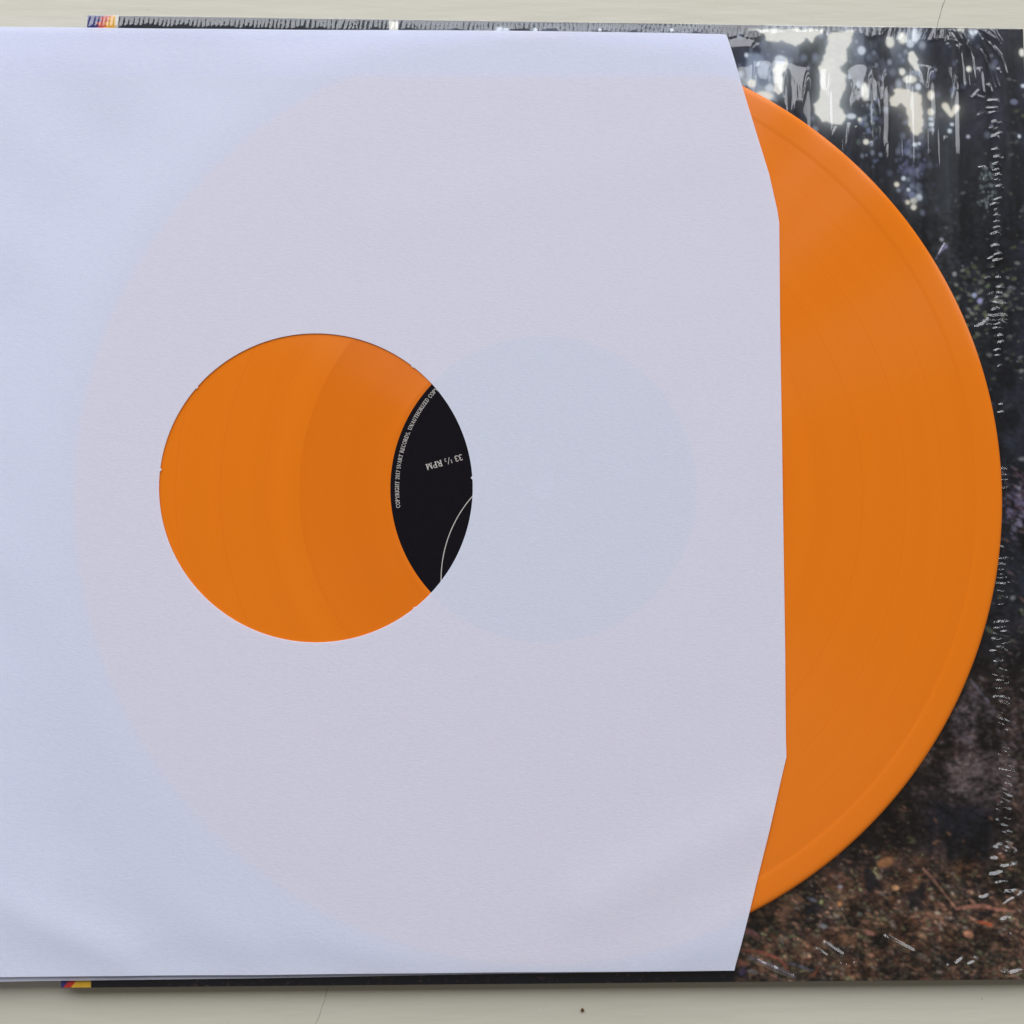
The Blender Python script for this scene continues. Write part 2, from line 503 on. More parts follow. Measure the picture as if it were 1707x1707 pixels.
for i in range(220):      # root tangle under it
    x, y = RNG.uniform(1660, 1745), RNG.uniform(770, 1330)
    r = RNG.uniform(.8, 2.4)
    blob(x, y, r * 3, r, RNG.uniform(.1, .9), pig([(84, 72, 80), (64, 54, 58), (108, 90, 92), (90, 66, 58), (52, 46, 58)][RNG.integers(5)]), .5, RNG.uniform(.25, .75))
# top: pale bluish air seen between the trunks
over(sstep(.0, .5, n_mid + .2) * (1 - sstep(75, 150, VY)) * sstep(1230, 1260, VX) * (1 - sstep(1480, 1600, VX)) * .55, pig((128, 134, 150)))
poly(Z(1200, 40, 6.565, [(290, 330), (420, 320), (560, 480), (600, 700), (620, 850), (470, 800), (300, 700)]), pig((138, 150, 165)), 4, .85)
for i in range(120):      # soft round bokeh
    x, y = RNG.uniform(1232, 1660), 55 + abs(RNG.normal()) * 95
    r = RNG.uniform(1.2, 4.5)
    blob(x, y, r * 1.2, r * RNG.uniform(1.1, 1.7), 0, pig([(126, 136, 156), (150, 160, 178), (104, 108, 134), (186, 194, 206), (92, 98, 118)][RNG.integers(5)]), .75, RNG.uniform(.25, .75))
for i in range(120):
    x, y = 1522 + RNG.normal() * 15, 262 + RNG.normal() * 42
    r = RNG.uniform(1.6, 4.6)
    blob(x, y, r, r * 1.2, 0, pig([(104, 106, 140), (130, 136, 158), (84, 88, 112), (140, 148, 166)][RNG.integers(4)]), .8, RNG.uniform(.25, .65))
for i in range(60):
    x, y = 1450 + RNG.normal() * 8, 205 + RNG.normal() * 30
    r = RNG.uniform(1.2, 3.4)
    blob(x, y, r, r * 1.3, 0, pig([(110, 118, 150), (150, 160, 178), (96, 110, 104)][RNG.integers(3)]), .75, RNG.uniform(.3, .75))
WHITE = pig((233, 232, 220)); WARM = pig((229, 222, 205)); COOL = pig((205, 214, 224))
A = lambda p: Z(1200, 40, 6.565, p)
B = lambda p: Z(1440, 40, 6.394, p)
poly(A([(300, 60), (1130, 55), (1120, 100), (1050, 150), (1000, 195), (950, 150), (900, 190), (840, 250), (780, 220), (700, 190), (620, 190), (520, 180), (470, 100), (400, 70)]), WHITE)
poly(A([(1170, 110), (1470, 62), (1440, 200), (1390, 280), (1380, 420), (1310, 480), (1380, 560), (1370, 700), (1340, 780), (1310, 900), (1390, 1010), (1340, 1095), (1240, 1100), (1120, 1060), (1045, 970), (1040, 880), (1080, 820), (1100, 640), (1090, 470), (1150, 330), (1190, 200)]), WHITE, 1.6)
poly(A([(600, 440), (740, 360), (740, 480), (680, 560), (680, 740), (640, 770), (585, 740), (600, 600), (580, 500)]), WHITE)
for x, y, rx, ry, cc in ((350, 650, 45, 45, WHITE), (540, 700, 42, 45, COOL), (480, 790, 100, 55, WHITE), (420, 440, 30, 30, COOL), (290, 340, 20, 24, COOL), (1550, 290, 42, 48, COOL), (1585, 740, 40, 95, WHITE), (1530, 1045, 22, 22, WHITE), (1600, 1290, 30, 30, WHITE), (1440, 1010, 50, 30, COOL), (660, 390, 60, 50, COOL), (480, 620, 60, 60, pig((96, 108, 122)))):
    p = A([(x, y)])[0]; blob(p[0], p[1], rx / 6.4, ry / 6.4, 0, cc, .3)
poly(B([(470, 300), (530, 300), (575, 380), (595, 500), (520, 470), (480, 390)]), WHITE)
poly(B([(310, 690), (440, 690), (610, 750), (630, 900), (625, 1130), (560, 1180), (500, 1140), (470, 1000), (440, 880), (380, 840), (320, 890), (275, 870), (290, 780), (330, 740)]), WARM, 1.5)
stroke(B([(865, 870), (935, 985)]), [5, 2.5], WARM); stroke(B([(935, 975), (995, 880)]), [2.5, 5], WARM)
for x, y, rx, ry, cc in ((410, 510, 32, 38, WHITE), (490, 590, 70, 42, WHITE), (580, 670, 30, 36, COOL), (715, 760, 36, 50, WARM), (712, 940, 32, 40, WARM), (712, 1010, 22, 19, COOL), (715, 1070, 24, 24, COOL), (722, 1125, 28, 22, pig((150, 156, 170))), (1120, 480, 26, 32, WHITE), (280, 195, 44, 58, WHITE), (410, 150, 45, 62, WHITE), (545, 120, 38, 84, COOL), (495, 210, 40, 42, COOL), (1030, 60, 42, 16, WHITE), (1165, 80, 44, 42, COOL), (1685, 305, 30, 42, WHITE), (1657, 1197, 16, 20, COOL), (1600, 830, 40, 30, pig((110, 116, 138))), (1112, 1200, 20, 20, pig((170, 172, 186))), (940, 1070, 22, 18, COOL), (915, 1140, 22, 24, COOL), (545, 1285, 24, 24, COOL), (590, 1275, 18, 18, COOL), (20, 740, 26, 66, WHITE), (1700, 660, 26, 20, COOL)):
    p = B([(x, y)])[0]; blob(p[0], p[1], rx / 6.2, ry / 6.2, 0, cc, .3)
D_ = lambda p: Z(1480, 290, 7.42, p)
for x, y, r, cc in ((110, 130, 30, WARM), (195, 55, 26, COOL), (255, 195, 22, COOL), (320, 330, 42, WHITE), (245, 350, 28, WARM), (320, 410, 34, WARM), (385, 290, 40, COOL), (300, 260, 40, pig((130, 138, 170))), (665, 810, 24, COOL), (825, 1240, 26, pig((150, 150, 150))), (1070, 1500, 30, pig((140, 146, 170))), (1140, 1570, 34, pig((126, 126, 160)))):
    p = D_([(x, y)])[0]; blob(p[0], p[1], r / 7.2, r / 7.2, 0, cc, .4)
stroke(D_([(590, 1050), (650, 960), (720, 880)]), [1.0, 1.5, 4], pig((124, 124, 150)), .9)
# bark-pale patch near the film's edge, top right
for i in range(60):
    x, y = 1647 + RNG.normal() * 7, 312 + RNG.normal() * 24
    blob(x, y, RNG.uniform(1, 3), RNG.uniform(1, 3), RNG.uniform(0, 3), pig((126, 138, 140)), .5, RNG.uniform(.2, .8))
# rocks and earth bank
E_ = lambda p: Z(1480, 1080, 6.564, p)
poly(E_([(900, 340), (1110, 600), (1200, 700), (900, 1100), (640, 900), (880, 420)]), pig((80, 70, 76)), 3, .8)
stroke(E_([(905, 345), (1000, 470), (1110, 600)]), 2.2, pig((92, 88, 100)), .8)
poly(E_([(640, 1250), (860, 1170), (960, 1110), (1180, 1130), (1400, 1220), (1450, 1600), (900, 1700), (640, 1500)]), pig((82, 70, 70)), 4, .8)
for i in range(1500):
    x, y = RNG.uniform(1500, 1745), RNG.uniform(1130, 1345)
    r = RNG.uniform(.8, 3)
    blob(x, y, r * 1.8, r, RNG.uniform(-.6, .9), pig([(84, 74, 76), (60, 52, 54), (36, 32, 36), (22, 22, 27), (100, 90, 88), (62, 58, 48), (74, 58, 56)][RNG.integers(7)]), .6, RNG.uniform(.25, .65))
hollow = np.exp(-(((VX - 1600 + 40 * n_big) / 85) ** 2 + ((VY - 1388 + 46 * n_mid + 12 * n_fine) / 60) ** 2) ** 1.6)
over(np.clip(hollow * 1.1, 0, .95), pig((19, 20, 27)))
pal_e = [(110, 76, 54), (86, 58, 42), (128, 92, 70), (66, 46, 38), (92, 82, 56), (104, 104, 74), (60, 60, 40), (120, 110, 100), (146, 104, 80), (40, 34, 34), (28, 26, 30), (76, 52, 46), (22, 22, 26), (54, 42, 36), (34, 28, 28)]
for i in range(700):      # clumps of soil and needles under the litter
    x, y = RNG.uniform(1228, 1745), 1640 - abs(RNG.normal()) * 125
    if y < 1345 or ((x - 1600) / 80) ** 2 + ((y - 1385) / 58) ** 2 < 1.2: continue
    r = RNG.uniform(4, 13)
    blob(x, y, r * RNG.uniform(1.2, 2.4), r, RNG.uniform(-.3, .8), pig([(92, 60, 42), (74, 50, 38), (24, 22, 27), (30, 26, 28), (60, 56, 40), (110, 74, 52), (20, 20, 26)][RNG.integers(7)]), .8, RNG.uniform(.2, .6))
for i in range(7000):
    x, y = RNG.uniform(1228, 1745), 1640 - abs(RNG.normal()) * 125
    if y < 1330: continue
    ins = ((x - 1600) / 80) ** 2 + ((y - 1385) / 58) ** 2
    if ins < 1.1 and RNG.random() < .94 - .3 * ins: continue
    if RNG.random() < .35 and math.sin(x * .045) * math.sin(y * .05 + x * .01) > .15: continue
    r = RNG.uniform(.7, 2.4) * (1.7 if RNG.random() < .06 else 1)
    blob(x, y, r * RNG.uniform(1.1, 2.6), r, RNG.uniform(-.2, 1.0), mute(pig(pal_e[RNG.integers(15)]), .12) * RNG.uniform(.5, 1.45), .75, RNG.uniform(.25, .85))
tex = np.clip(1 + 1.0 * fbm(5, 8, 3) + .9 * fbm(26, 36, 3), .18, 2.4)
te = sstep(1080, 1200, VY)[..., None]
art[:] = art * (1 - te) + te * art * tex[..., None]
F_ = lambda p: Z(1440, 1330, 5.506, p)
G_ = lambda p: Z(1220, 1430, 6.565, p)
for pts, cc in (([(380, 880), (560, 760), (560, 1000), (420, 1010)], (18, 18, 25)), ([(1040, 1040), (1200, 1040), (1180, 1100), (1060, 1090)], (17, 18, 26)), ([(0, 640), (120, 700), (140, 830), (20, 860)], (22, 21, 27))):
    poly(F_(pts), pig(cc), 4, .9)
for pts, cc in (([(790, 520), (960, 500), (980, 600), (820, 620)], (24, 25, 36)), ([(60, 1260), (140, 1180), (150, 1300)], (62, 56, 88)), ([(1150, 830), (1330, 850), (1360, 960), (1200, 980)], (120, 86, 62)), ([(60, 1110), (200, 1150), (180, 1190), (70, 1180)], (128, 80, 70))):
    poly(G_(pts), pig(cc), 3, .8)
stroke(F_([(545, 650), (620, 730), (700, 830), (780, 930), (850, 1020)]), [2, 2.4, 1.8, 1.5, 2], pig((122, 88, 74)), .8)
stroke(F_([(850, 1020), (960, 1000), (1100, 990), (1230, 1030), (1400, 1040)]), [2, 3, 2.9, 2.4, 1.5], pig((136, 92, 78)), .85)
stroke(F_([(1030, 1135), (1110, 1150), (1170, 1170)]), [1.6, 2.8, 3.2], pig((160, 84, 54)), .85)
blob(*F_([(960, 1255)])[0], 8, 5, .3, pig((164, 114, 90)), .4)
blob(*F_([(200, 590)])[0], 13, 7, -.3, pig((150, 104, 70)), .5, .85)
blob(*F_([(290, 825)])[0], 6, 4, .2, pig((170, 128, 92)), .4)
blob(*F_([(365, 1195)])[0], 3, 4, -.4, pig((116, 110, 78)), .6, .8)
blob(*F_([(680, 1060)])[0], 5.5, 3, .3, pig((136, 120, 104)), .4)
stroke(F_([(90, 670), (120, 710), (150, 745)]), 1.3, pig((120, 118, 82)), .8)
stroke(F_([(390, 1530), (500, 1590)]), 1.2, pig((150, 110, 90)), .8)
stroke(G_([(90, 1005), (340, 1035), (500, 1100), (590, 1180), (620, 1260)]), [1.4, 2, 2, 1.7, 1.4], pig((118, 66, 54)), .8)
stroke(G_([(180, 1075), (300, 1130), (480, 1200), (700, 1310)]), [1.8, 2.2, 2.2, 1.8], pig((96, 88, 96)), .75)
stroke(G_([(620, 1150), (760, 1190), (900, 1240)]), [1.8, 1.8, 1.2], pig((92, 90, 104)), .7)
stroke(G_([(880, 1290), (920, 1250), (960, 1180)]), [2, 1.7, 1.4], pig((112, 64, 46)), .8)
stroke(G_([(150, 800), (230, 830), (300, 870)]), [4, 4, 2], pig((136, 94, 90)), .85)
stroke(G_([(910, 240), (1060, 430), (1200, 600), (1290, 760), (1400, 790)]), .9, pig((112, 92, 78)), .75)
for x, y, rx, ry, cc in ((880, 455, 42, 18, (96, 100, 112)), (1000, 745, 40, 20, (108, 110, 116)), (980, 480, 18, 24, (120, 122, 84)), (1180, 500, 22, 26, (150, 104, 66)), (1500, 820, 56, 26, (164, 116, 100)), (1185, 315, 26, 20, (128, 122, 126)), (230, 1245, 56, 18, (112, 106, 106)), (1400, 620, 24, 20, (120, 124, 112))):
    p = G_([(x, y)])[0]; blob(p[0], p[1], rx / 6.2, ry / 6.2, .25, pig(cc), .45, .9)

# grain of the photograph over the painted shapes
g2_ = np.clip(1 + .75 * fbm(4.5, 6.5, 3) + .35 * fbm(18, 24, 2), .3, 2.)
gm_ = (sstep(290, 420, VY) * .9 + .1)[..., None]
art[:] = art * (1 - gm_) + gm_ * art * g2_[..., None]
# strip that shows above the paper sleeve: paler towards the right, one white gap
m = (1 - sstep(75, 110, VY)) * (1 - sstep(1200, 1235, VX))
over(m * .9, pig((40, 44, 50)))
over(m * sstep(420, 1000, VX) * np.clip(.5 + n_mid * .5, 0, 1) * .75, pig((120, 128, 142)))
cx0, _ = C(649, 50); cx1, _ = C(664, 50)
over(((COLS > cx0) & (COLS < cx1)).astype(np.float32) * m, pig((233, 229, 218)))
for x, r in ((833, 6), (843, 4), (892, 4), (846, 3), (1000, 3), (1120, 3)):
    blob(x, 50, r, r * .9, 0, COOL, .4)
# strip below the sleeve: almost black earth
m = sstep(1590, 1600, VY) * (1 - sstep(1205, 1235, VX))
over(m, pig((19, 19, 29)))
for i in range(240):
    x, y = RNG.uniform(150, 1235), RNG.uniform(1622, 1650)
    blob(x, y, RNG.uniform(1, 4), RNG.uniform(.7, 2), RNG.uniform(-1.2, .3), pig([(62, 48, 44), (40, 36, 44), (92, 68, 56)][RNG.integers(3)]), .6, RNG.uniform(.2, .6))
# dark line along the head of the picture
over(np.exp(-(ROWS / 3.2) ** 2) * (.55 + .45 * sstep(.0, .3, n_mid)) * (1 - np.exp(-((COLS - C(1310, 50)[0]) / 190) ** 2)), pig((18, 19, 22)))
# coloured band along the spine
u = COLS * PITCH; v = ROWS * PITCH
tooth = 1.6 * np.abs(((v * .55 + .2 * n_mid) % 1.0) - .5)
band = u < 9.2 + .35 * (v < 40)
spine = np.zeros_like(art)
spine[:] = pig((52, 52, 112))
jag = u - 3.2 - tooth * 2.2 + (v - 2.0) * .55 * (v < 40)
spine[(jag > 0) & (v < 160)] = pig((196, 84, 62)); spine[(jag > 2.6) & (v < 160)] = pig((222, 168, 66))
low = u - 3.0 - (CH - v - 1.5) * .8
spine[(low > -1.2) & (v >= 160)] = pig((186, 52, 44)); spine[(low > 1.2) & (v >= 160)] = pig((216, 170, 52))
art[band] = spine[band] * (1 + .12 * n_fine[band][:, None])
edge = (u > 9.2) & (u < 10.3) & (v < 60)
art[edge] = pig((190, 184, 176))
art[:] = np.clip(art, 0.002, 0.86)


def soften(a, n):
    for _ in range(n):
        a = (2 * a + np.roll(a, 1, 0) + np.roll(a, -1, 0)) / 4
        a = (2 * a + np.roll(a, 1, 1) + np.roll(a, -1, 1)) / 4
    return a


sub = slice(0, RW), slice(int(C(1200, 800)[0]), RW)
pic = soften(art[sub].copy(), 2)
# bright sky spills over its neighbours, as in the out-of-focus distance of a forest picture
hi = np.clip(pic - .25, 0, 1)
sm = hi[::4, ::4]
glow = soften(sm, 8) * .55 + soften(sm, 40) * .6
glow = np.repeat(np.repeat(glow, 4, 0), 4, 1)[:pic.shape[0], :pic.shape[1]]
glow = soften(glow, 4) * np.array([.80, .90, 1.1], np.float32)
pic = pic + glow * (1 - sstep(300, 420, VY[sub]))[..., None] * (1 - np.clip(pic, 0, .8) / .8)
# lit and dark leaf masses
mass = np.clip(1 + .8 * n_big[sub] + .5 * n_mid[sub], .35, 1.8)[..., None]
k_ = sstep(250, 400, VY[sub])[..., None]
art[sub] = np.clip(pic * (1 - k_) + k_ * pic * mass, .002, .86)

# ------------------------------------------------------------------ record cover: film relief (mm)
H = np.zeros((RW, RW), np.float32)
FR = np.random.default_rng(5)


def hn(sy, sx):
    return vnoise(RW, RW, sy, sx, FR)


def ridge(pts, wid, amp=None, k=1.0):
    """a wrinkle of the film along pts (photograph pixels); wid in raster steps"""
    q = [C(*p) for p in pts]
    xs = [a for a, b in q]; ys = [b for a, b in q]
    pad = 14
    y0, y1 = int(max(min(ys) - pad, 0)), int(min(max(ys) + pad, RW)); x0, x1 = int(max(min(xs) - pad, 0)), int(min(max(xs) + pad, RW))
    if y1 <= y0 or x1 <= x0:
        return
    sl = (slice(y0, y1), slice(x0, x1))
    X, Y = COLS[sl], ROWS[sl]
    best = np.full(X.shape, 1e9); tt = np.zeros(X.shape)
    L = 0; segs = []
    for i in range(len(q) - 1):
        d = math.hypot(xs[i + 1] - xs[i], ys[i + 1] - ys[i]); segs.append((L, d)); L += d
    for i in range(len(q) - 1):
        dx, dy = xs[i + 1] - xs[i], ys[i + 1] - ys[i]
        t = np.clip(((X - xs[i]) * dx + (Y - ys[i]) * dy) / (dx * dx + dy * dy + 1e-9), 0, 1)
        d = np.hypot(X - xs[i] - t * dx, Y - ys[i] - t * dy)
        c = d < best
        best[c] = d[c]; tt[c] = ((segs[i][0] + t * segs[i][1]) / L)[c]
    wid *= 1.35
    taper = np.clip(np.sin(np.pi * np.clip(tt, 0, 1)), 0, 1) ** .38 * .95 + .05
    if amp is None:
        yy = float(np.mean([p[1] for p in pts]))
        amp = wid * PITCH * (0.62 + 0.72 * yy / 1600)
    hh = amp * k * taper * np.exp(-(best / wid) ** 2)
    H[sl] = np.maximum(H[sl], 0) * 0 + H[sl] + hh


topm = 1 - sstep(150, 290, VY + n_mid * 40)
rightin = sstep(1190, 1240, VX) * (1 - sstep(1655, 1672, VX))
# loose film sags below the head gathers and then stretches down again: the slope (towards the
# window positive) is laid out first and summed along every column
patchx = np.zeros_like(VX)
for cx_, w_, a_ in ((1226, 14, .9), (1258, 20, .5), (1292, 12, .6), (1314, 13, 1.), (1349, 17, 1.05), (1392, 14, .5), (1455, 24, 1.1), (1484, 12, .9), (1536, 8, .5), (1564, 15, 1.), (1612, 5, .8)):
    patchx = np.maximum(patchx, a_ * np.exp(-(np.abs(VX + 5 * hn(30, 30) - cx_) / w_) ** 4))
low_y = 172 + hn(400, 11) * 17 + hn(400, 40) * 16
up_y = 103 + hn(60, 34) * 9
slope = -.022 * sstep(68, 76, VY) * (1 - sstep(up_y - 4, up_y, VY))
slope += .082 * patchx * sstep(up_y, up_y + 13, VY) * (1 - sstep(low_y - 26, low_y + 12, VY)) + .010 * hn(34, 26)
leftp = np.exp(-(np.abs(VX - 1245) / 34) ** 4)
slope += leftp * .075 * (1 - sstep(76 + 12 * hn(50, 30), 84 + 12 * hn(50, 30), VY))
slope = slope * sstep(44, 50, VY) * rightin * (1 - sstep(210, 260, VY))
acc = np.cumsum(slope, 0) * PITCH
acc = acc * (1 - sstep(185, 330, VY))
acc = acc - np.minimum(acc.min(0, keepdims=True), 0)
H += acc + rightin * topm * hn(26, 20) * .02
H += (1 - sstep(270, 370, VY)) * sstep(120, 185, VY) * sstep(1330, 1350, VX) * (1 - sstep(1640, 1660, VX)) * (hn(80, 4.8) * .16 + hn(50, 9) * .06) * sstep(-.5, .3, hn(110, 40))
H += hn(90, 60) * .05 * (1 - sstep(1655, 1672, VX))
# scalloped gathers hanging from the head edge
d = ROWS
for lo, hi, P, sh, dep, amp in ((0, 1290, 7.5, -.1, 26, .10), (1290, 1490, 11.5, .0, 21, .14), (1490, 1610, 15, -.22, 36, .19), (1610, 1680, 9, .4, 30, .12)):
    mk = sstep(lo - 12, lo + 12, VX) * (1 - sstep(hi - 12, hi + 12, VX))
    ph = 2 * math.pi * (COLS + sh * -d) / P + hn(60, 26) * 3.4 + hn(60, 12) * .7
    dd_ = dep * (.8 + .3 * hn(500, 15))
    prof_ = np.clip(d / dd_, 0, 1) * (1 - sstep(.86, 1.12, d / dd_))
    H += mk * (amp * 1.75 * prof_ + amp * .12 * np.exp(-(d / dep) ** 2)) * sstep(-.85, -.15, np.cos(ph)) * (.8 + .3 * hn(40, 30))
# rounding of the film over the four edges
for dd, a in ((ROWS, .0), (RW - 1 - ROWS, .1), (RW - 1 - COLS, .1), (COLS, .1)):
    H -= a * np.exp(-dd / 1.1)
# the flat margin right of the gathers is pulled down and back
xm, _ = C(1674, 200)
H += .06 * np.exp(-((COLS - (xm + (ROWS - 60) * .004)) / 1.6) ** 2) * sstep(60, 140, VY)
# fan of folds in the upper right corner
for pts, w, k in (([(1060, 90), (1120, 300), (1190, 620)], 2.4, .8), ([(1200, 80), (1310, 300), (1440, 680)], 2, 1), ([(1210, 50), (1330, 120), (1420, 190)], 2.4, 1), ([(1250, 280), (1330, 480), (1400, 700)], 1.8, 1),
                  ([(1330, 200), (1470, 370), (1520, 530)], 1.7, 1), ([(1000, 220), (1040, 500), (1050, 720)], 3.6, .6), ([(1230, 470), (1260, 750)], 3, .8), ([(1470, 370), (1510, 560)], 1.5, .9),
                  ([(1100, 480), (1120, 680)], 1.6, .7), ([(1080, 200), (1150, 350), (1165, 700)], 1.8, .7), ([(970, 560), (1000, 720)], 1.6, .7), ([(1150, 800), (1230, 700)], 1.5, 1.), ([(1360, 60), (1420, 160), (1460, 230)], 2.2, 1),
                  ([(1310, 830), (1430, 820)], 1.8, 1), ([(1300, 905), (1430, 900)], 1.4, 1), ([(1330, 960), (1430, 935)], 1.4, 1), ([(1180, 760), (1290, 800)], 1.5, .9), ([(1330, 640), (1350, 740)], 2.5, .8), ([(1430, 470), (1450, 540)], 2, .8)):
    ridge(B(pts), w, k=k)
for pts in ([(820, 840), (815, 960)], [(1270, 1130), (1230, 1250)], [(1410, 1100), (1380, 1400)], [(1480, 1130), (1440, 1440)], [(1560, 1200), (1540, 1470)], [(1640, 1300), (1640, 1540)]):
    ridge(A(pts), 1.6, k=.9)
for pts in ([(90, 1060), (60, 1400)], [(150, 1100), (130, 1500)], [(200, 1160), (190, 1350)], [(240, 1270), (220, 1440)], [(870, 1200), (850, 1280)], [(60, 640), (80, 900)], [(120, 620), (130, 900)], [(210, 680), (190, 880)]):
    ridge(B(pts), 1.7, k=.8)
# long seam of short crimps down the right side
y = 205.0
fr = random.Random(4)
while y < 1460:
    xc = np.interp(y, [150, 400, 600, 1000, 1250, 1450], [1660, 1661, 1664, 1669, 1680, 1682])
    if y < 700: ang, dens = -20, .88
    elif y < 930: ang, dens = -8, .25
    elif y < 1160: ang, dens = 2, .95
    else: ang, dens = 17, .95
    if 600 < y < 690: dens = .45
    if fr.random() < dens:
        ln_ = fr.uniform(9, 15) if y < 700 else fr.uniform(12, 34)
        a = math.radians(ang + fr.uniform(-9, 9))
        dx, dy = math.cos(a) * ln_ / 2, math.sin(a) * ln_ / 2
        xo = xc + fr.uniform(-4, 4) - (6 if y > 930 else 0)
        ridge([(xo - dx, y - dy), (xo, y + fr.uniform(-1, 1)), (xo + dx, y + dy)], fr.uniform(1.35, 2.2), k=fr.uniform(.6, 1.2))
    y += fr.uniform(8, 13) if y < 930 else fr.uniform(4.5, 10)
xcol = np.interp(VY[:, 0], [150, 400, 600, 1000, 1250, 1500], [1655, 1660, 1664, 1664, 1673, 1677])[:, None]
wcol = np.interp(VY[:, 0], [150, 400, 800, 1100, 1500], [13, 7, 6, 11, 13])[:, None]
dens_ = np.interp(VY[:, 0], [120, 170, 330, 560, 620, 700, 900, 960, 1300, 1480, 1530], [0, 1, .7, .75, .8, .2, .2, .8, 1, 1, 0])[:, None]
bank = np.exp(-np.abs((VX - xcol + hn(30, 400) * 5) / wcol) ** 3) * dens_ * sstep(-.35, .35, hn(34, 16))
tilt_ = np.interp(VY[:, 0], [150, 700, 1000, 1160, 1500], [-.32, -.15, .02, .28, .25])
shift = np.cumsum(np.ones_like(VX), 1) * tilt_[:, None]
rip = hn(5.2, 28) * .68 + hn(3.8, 18) * .32
cols_i = (np.arange(RW)[:, None] - shift).astype(int) % RW
rip = np.take_along_axis(rip, cols_i, 0)
H += bank * rip * (.10 + .14 * VY / 1600)
for i in range(70):
    yy = fr.choice((fr.uniform(160, 330), fr.uniform(960, 1130), fr.uniform(1080, 1500), fr.uniform(380, 560)))
    xc = np.interp(yy, [150, 400, 600, 1000, 1250, 1450], [1656, 1659, 1662, 1664, 1674, 1678]) + fr.gauss(0, 8)
    a = math.radians((-18 if yy < 700 else 4 if yy < 1160 else 16) + fr.gauss(0, 12)); ln_ = fr.uniform(5, 17)
    dx, dy = math.cos(a) * ln_ / 2, math.sin(a) * ln_ / 2
    ridge([(xc - dx, yy - dy), (xc, yy + fr.uniform(-1.5, 1.5)), (xc + dx, yy + dy)], fr.uniform(.9, 1.5), k=fr.uniform(.5, 1.1))
# bright tent of film beside the vinyl
for i, yy in enumerate((527, 534, 541, 547)):
    ridge([(1622 + (3 - i) * 7, 546 - (3 - i) * 3.5), (1650, yy + 2), (1679, yy)], 2.4, k=.9)
ridge([(1664, 677), (1671, 674)], 1.6, k=1.2)
ridge([(1562, 430), (1575, 406)], 1.5, k=1.0)
for pts, w, k in (([(990, 910), (1100, 1000), (1240, 1080)], 2.3, 1.1), ([(910, 985), (1060, 1090)], 1.7, 1.1), ([(240, 1110), (450, 1200), (710, 1310)], 2.2, 1.), ([(1240, 1150), (1260, 1200)], 1.3, 1), ([(1330, 1130), (1340, 1180)], 1.4, 1), ([(1180, 1150), (1200, 1170)], 1.3, 1), ([(1400, 1130), (1440, 1200)], 1.2, 1)):
    ridge(G_(pts), w * 1.3, k=k)
for pts, w, k in (([(170, 1265), (330, 1350), (480, 1430)], 2.6, 1.15), ([(480, 1430), (580, 1560)], 1.5, 1), ([(820, 1540), (910, 1460)], 2.0, 1.1), ([(930, 1540), (1050, 1480)], 1.7, 1.1), ([(1000, 1460), (1050, 1485)], 1.6, 1), ([(1220, 1590), (1330, 1612), (1470, 1580)], 2.2, 1.),
                  ([(750, 1525), (780, 1550)], 1.5, 1), ([(1070, 930), (1150, 885)], 1.9, 1.1), ([(1050, 905), (1075, 930)], 1.8, 1), ([(1250, 1000), (1440, 860)], 1.6, 1.1), ([(1300, 1010), (1460, 850)], 1.5, 1.1), ([(1240, 1260), (1400, 1020), (1470, 850)], 1.3, 1.1),
                  ([(1320, 1290), (1350, 1230)], 1.6, 1), ([(1240, 1130), (1330, 1095)], 2, 1.1), ([(1380, 1200), (1470, 900)], 1.3, 1.1), ([(1170, 455), (1280, 470)], 2, 1.1), ([(1210, 520), (1410, 495)], 2.6, 1.1), ([(1140, 565), (1350, 545)], 2.1, 1.15), ([(1250, 640), (1410, 605)], 2.1, 1.1),
                  ([(1240, 685), (1410, 640)], 2.1, 1.1), ([(1130, 715), (1400, 695)], 2.8, 1.1), ([(1180, 790), (1320, 765)], 2.5, 1.15), ([(1270, 880), (1410, 850)], 2, 1.1), ([(1200, 100), (1260, 130)], 1.7, 1.1), ([(1200, 200), (1240, 215)], 1.6, 1), ([(1250, 255), (1310, 270)], 1.7, 1), ([(1250, 310), (1310, 335)], 1.7, 1),
                  ([(1210, 430), (1270, 430)], 1.6, 1), ([(1290, 460), (1350, 465)], 1.6, 1)):
    ridge(F_(pts), w * 1.3, k=k)
gx, gy = C(1440 + 1155 / 5.506, 1330 + 1545 / 5.506)
loc = np.exp(-((COLS - gx) / 15) ** 2 - ((ROWS - gy) / 5) ** 2)
H += loc * (.3 + hn(4, 3.5) * .25)
# flat where paper and vinyl press it down
press = sstep(0, 10, C(1222, 800)[0] - COLS) * sstep(18, 24, ROWS) * sstep(14, 20, RW - 1 - ROWS)
H *= (1 - press)
free = (np.hypot(COLS * PITCH - CW / 2 + 5.877, CH / 2 - ROWS * PITCH - .226) > 152.5) & (COLS > C(1232, 800)[0])
H = np.clip(H, -.5, np.where(free, 1.15, .66))


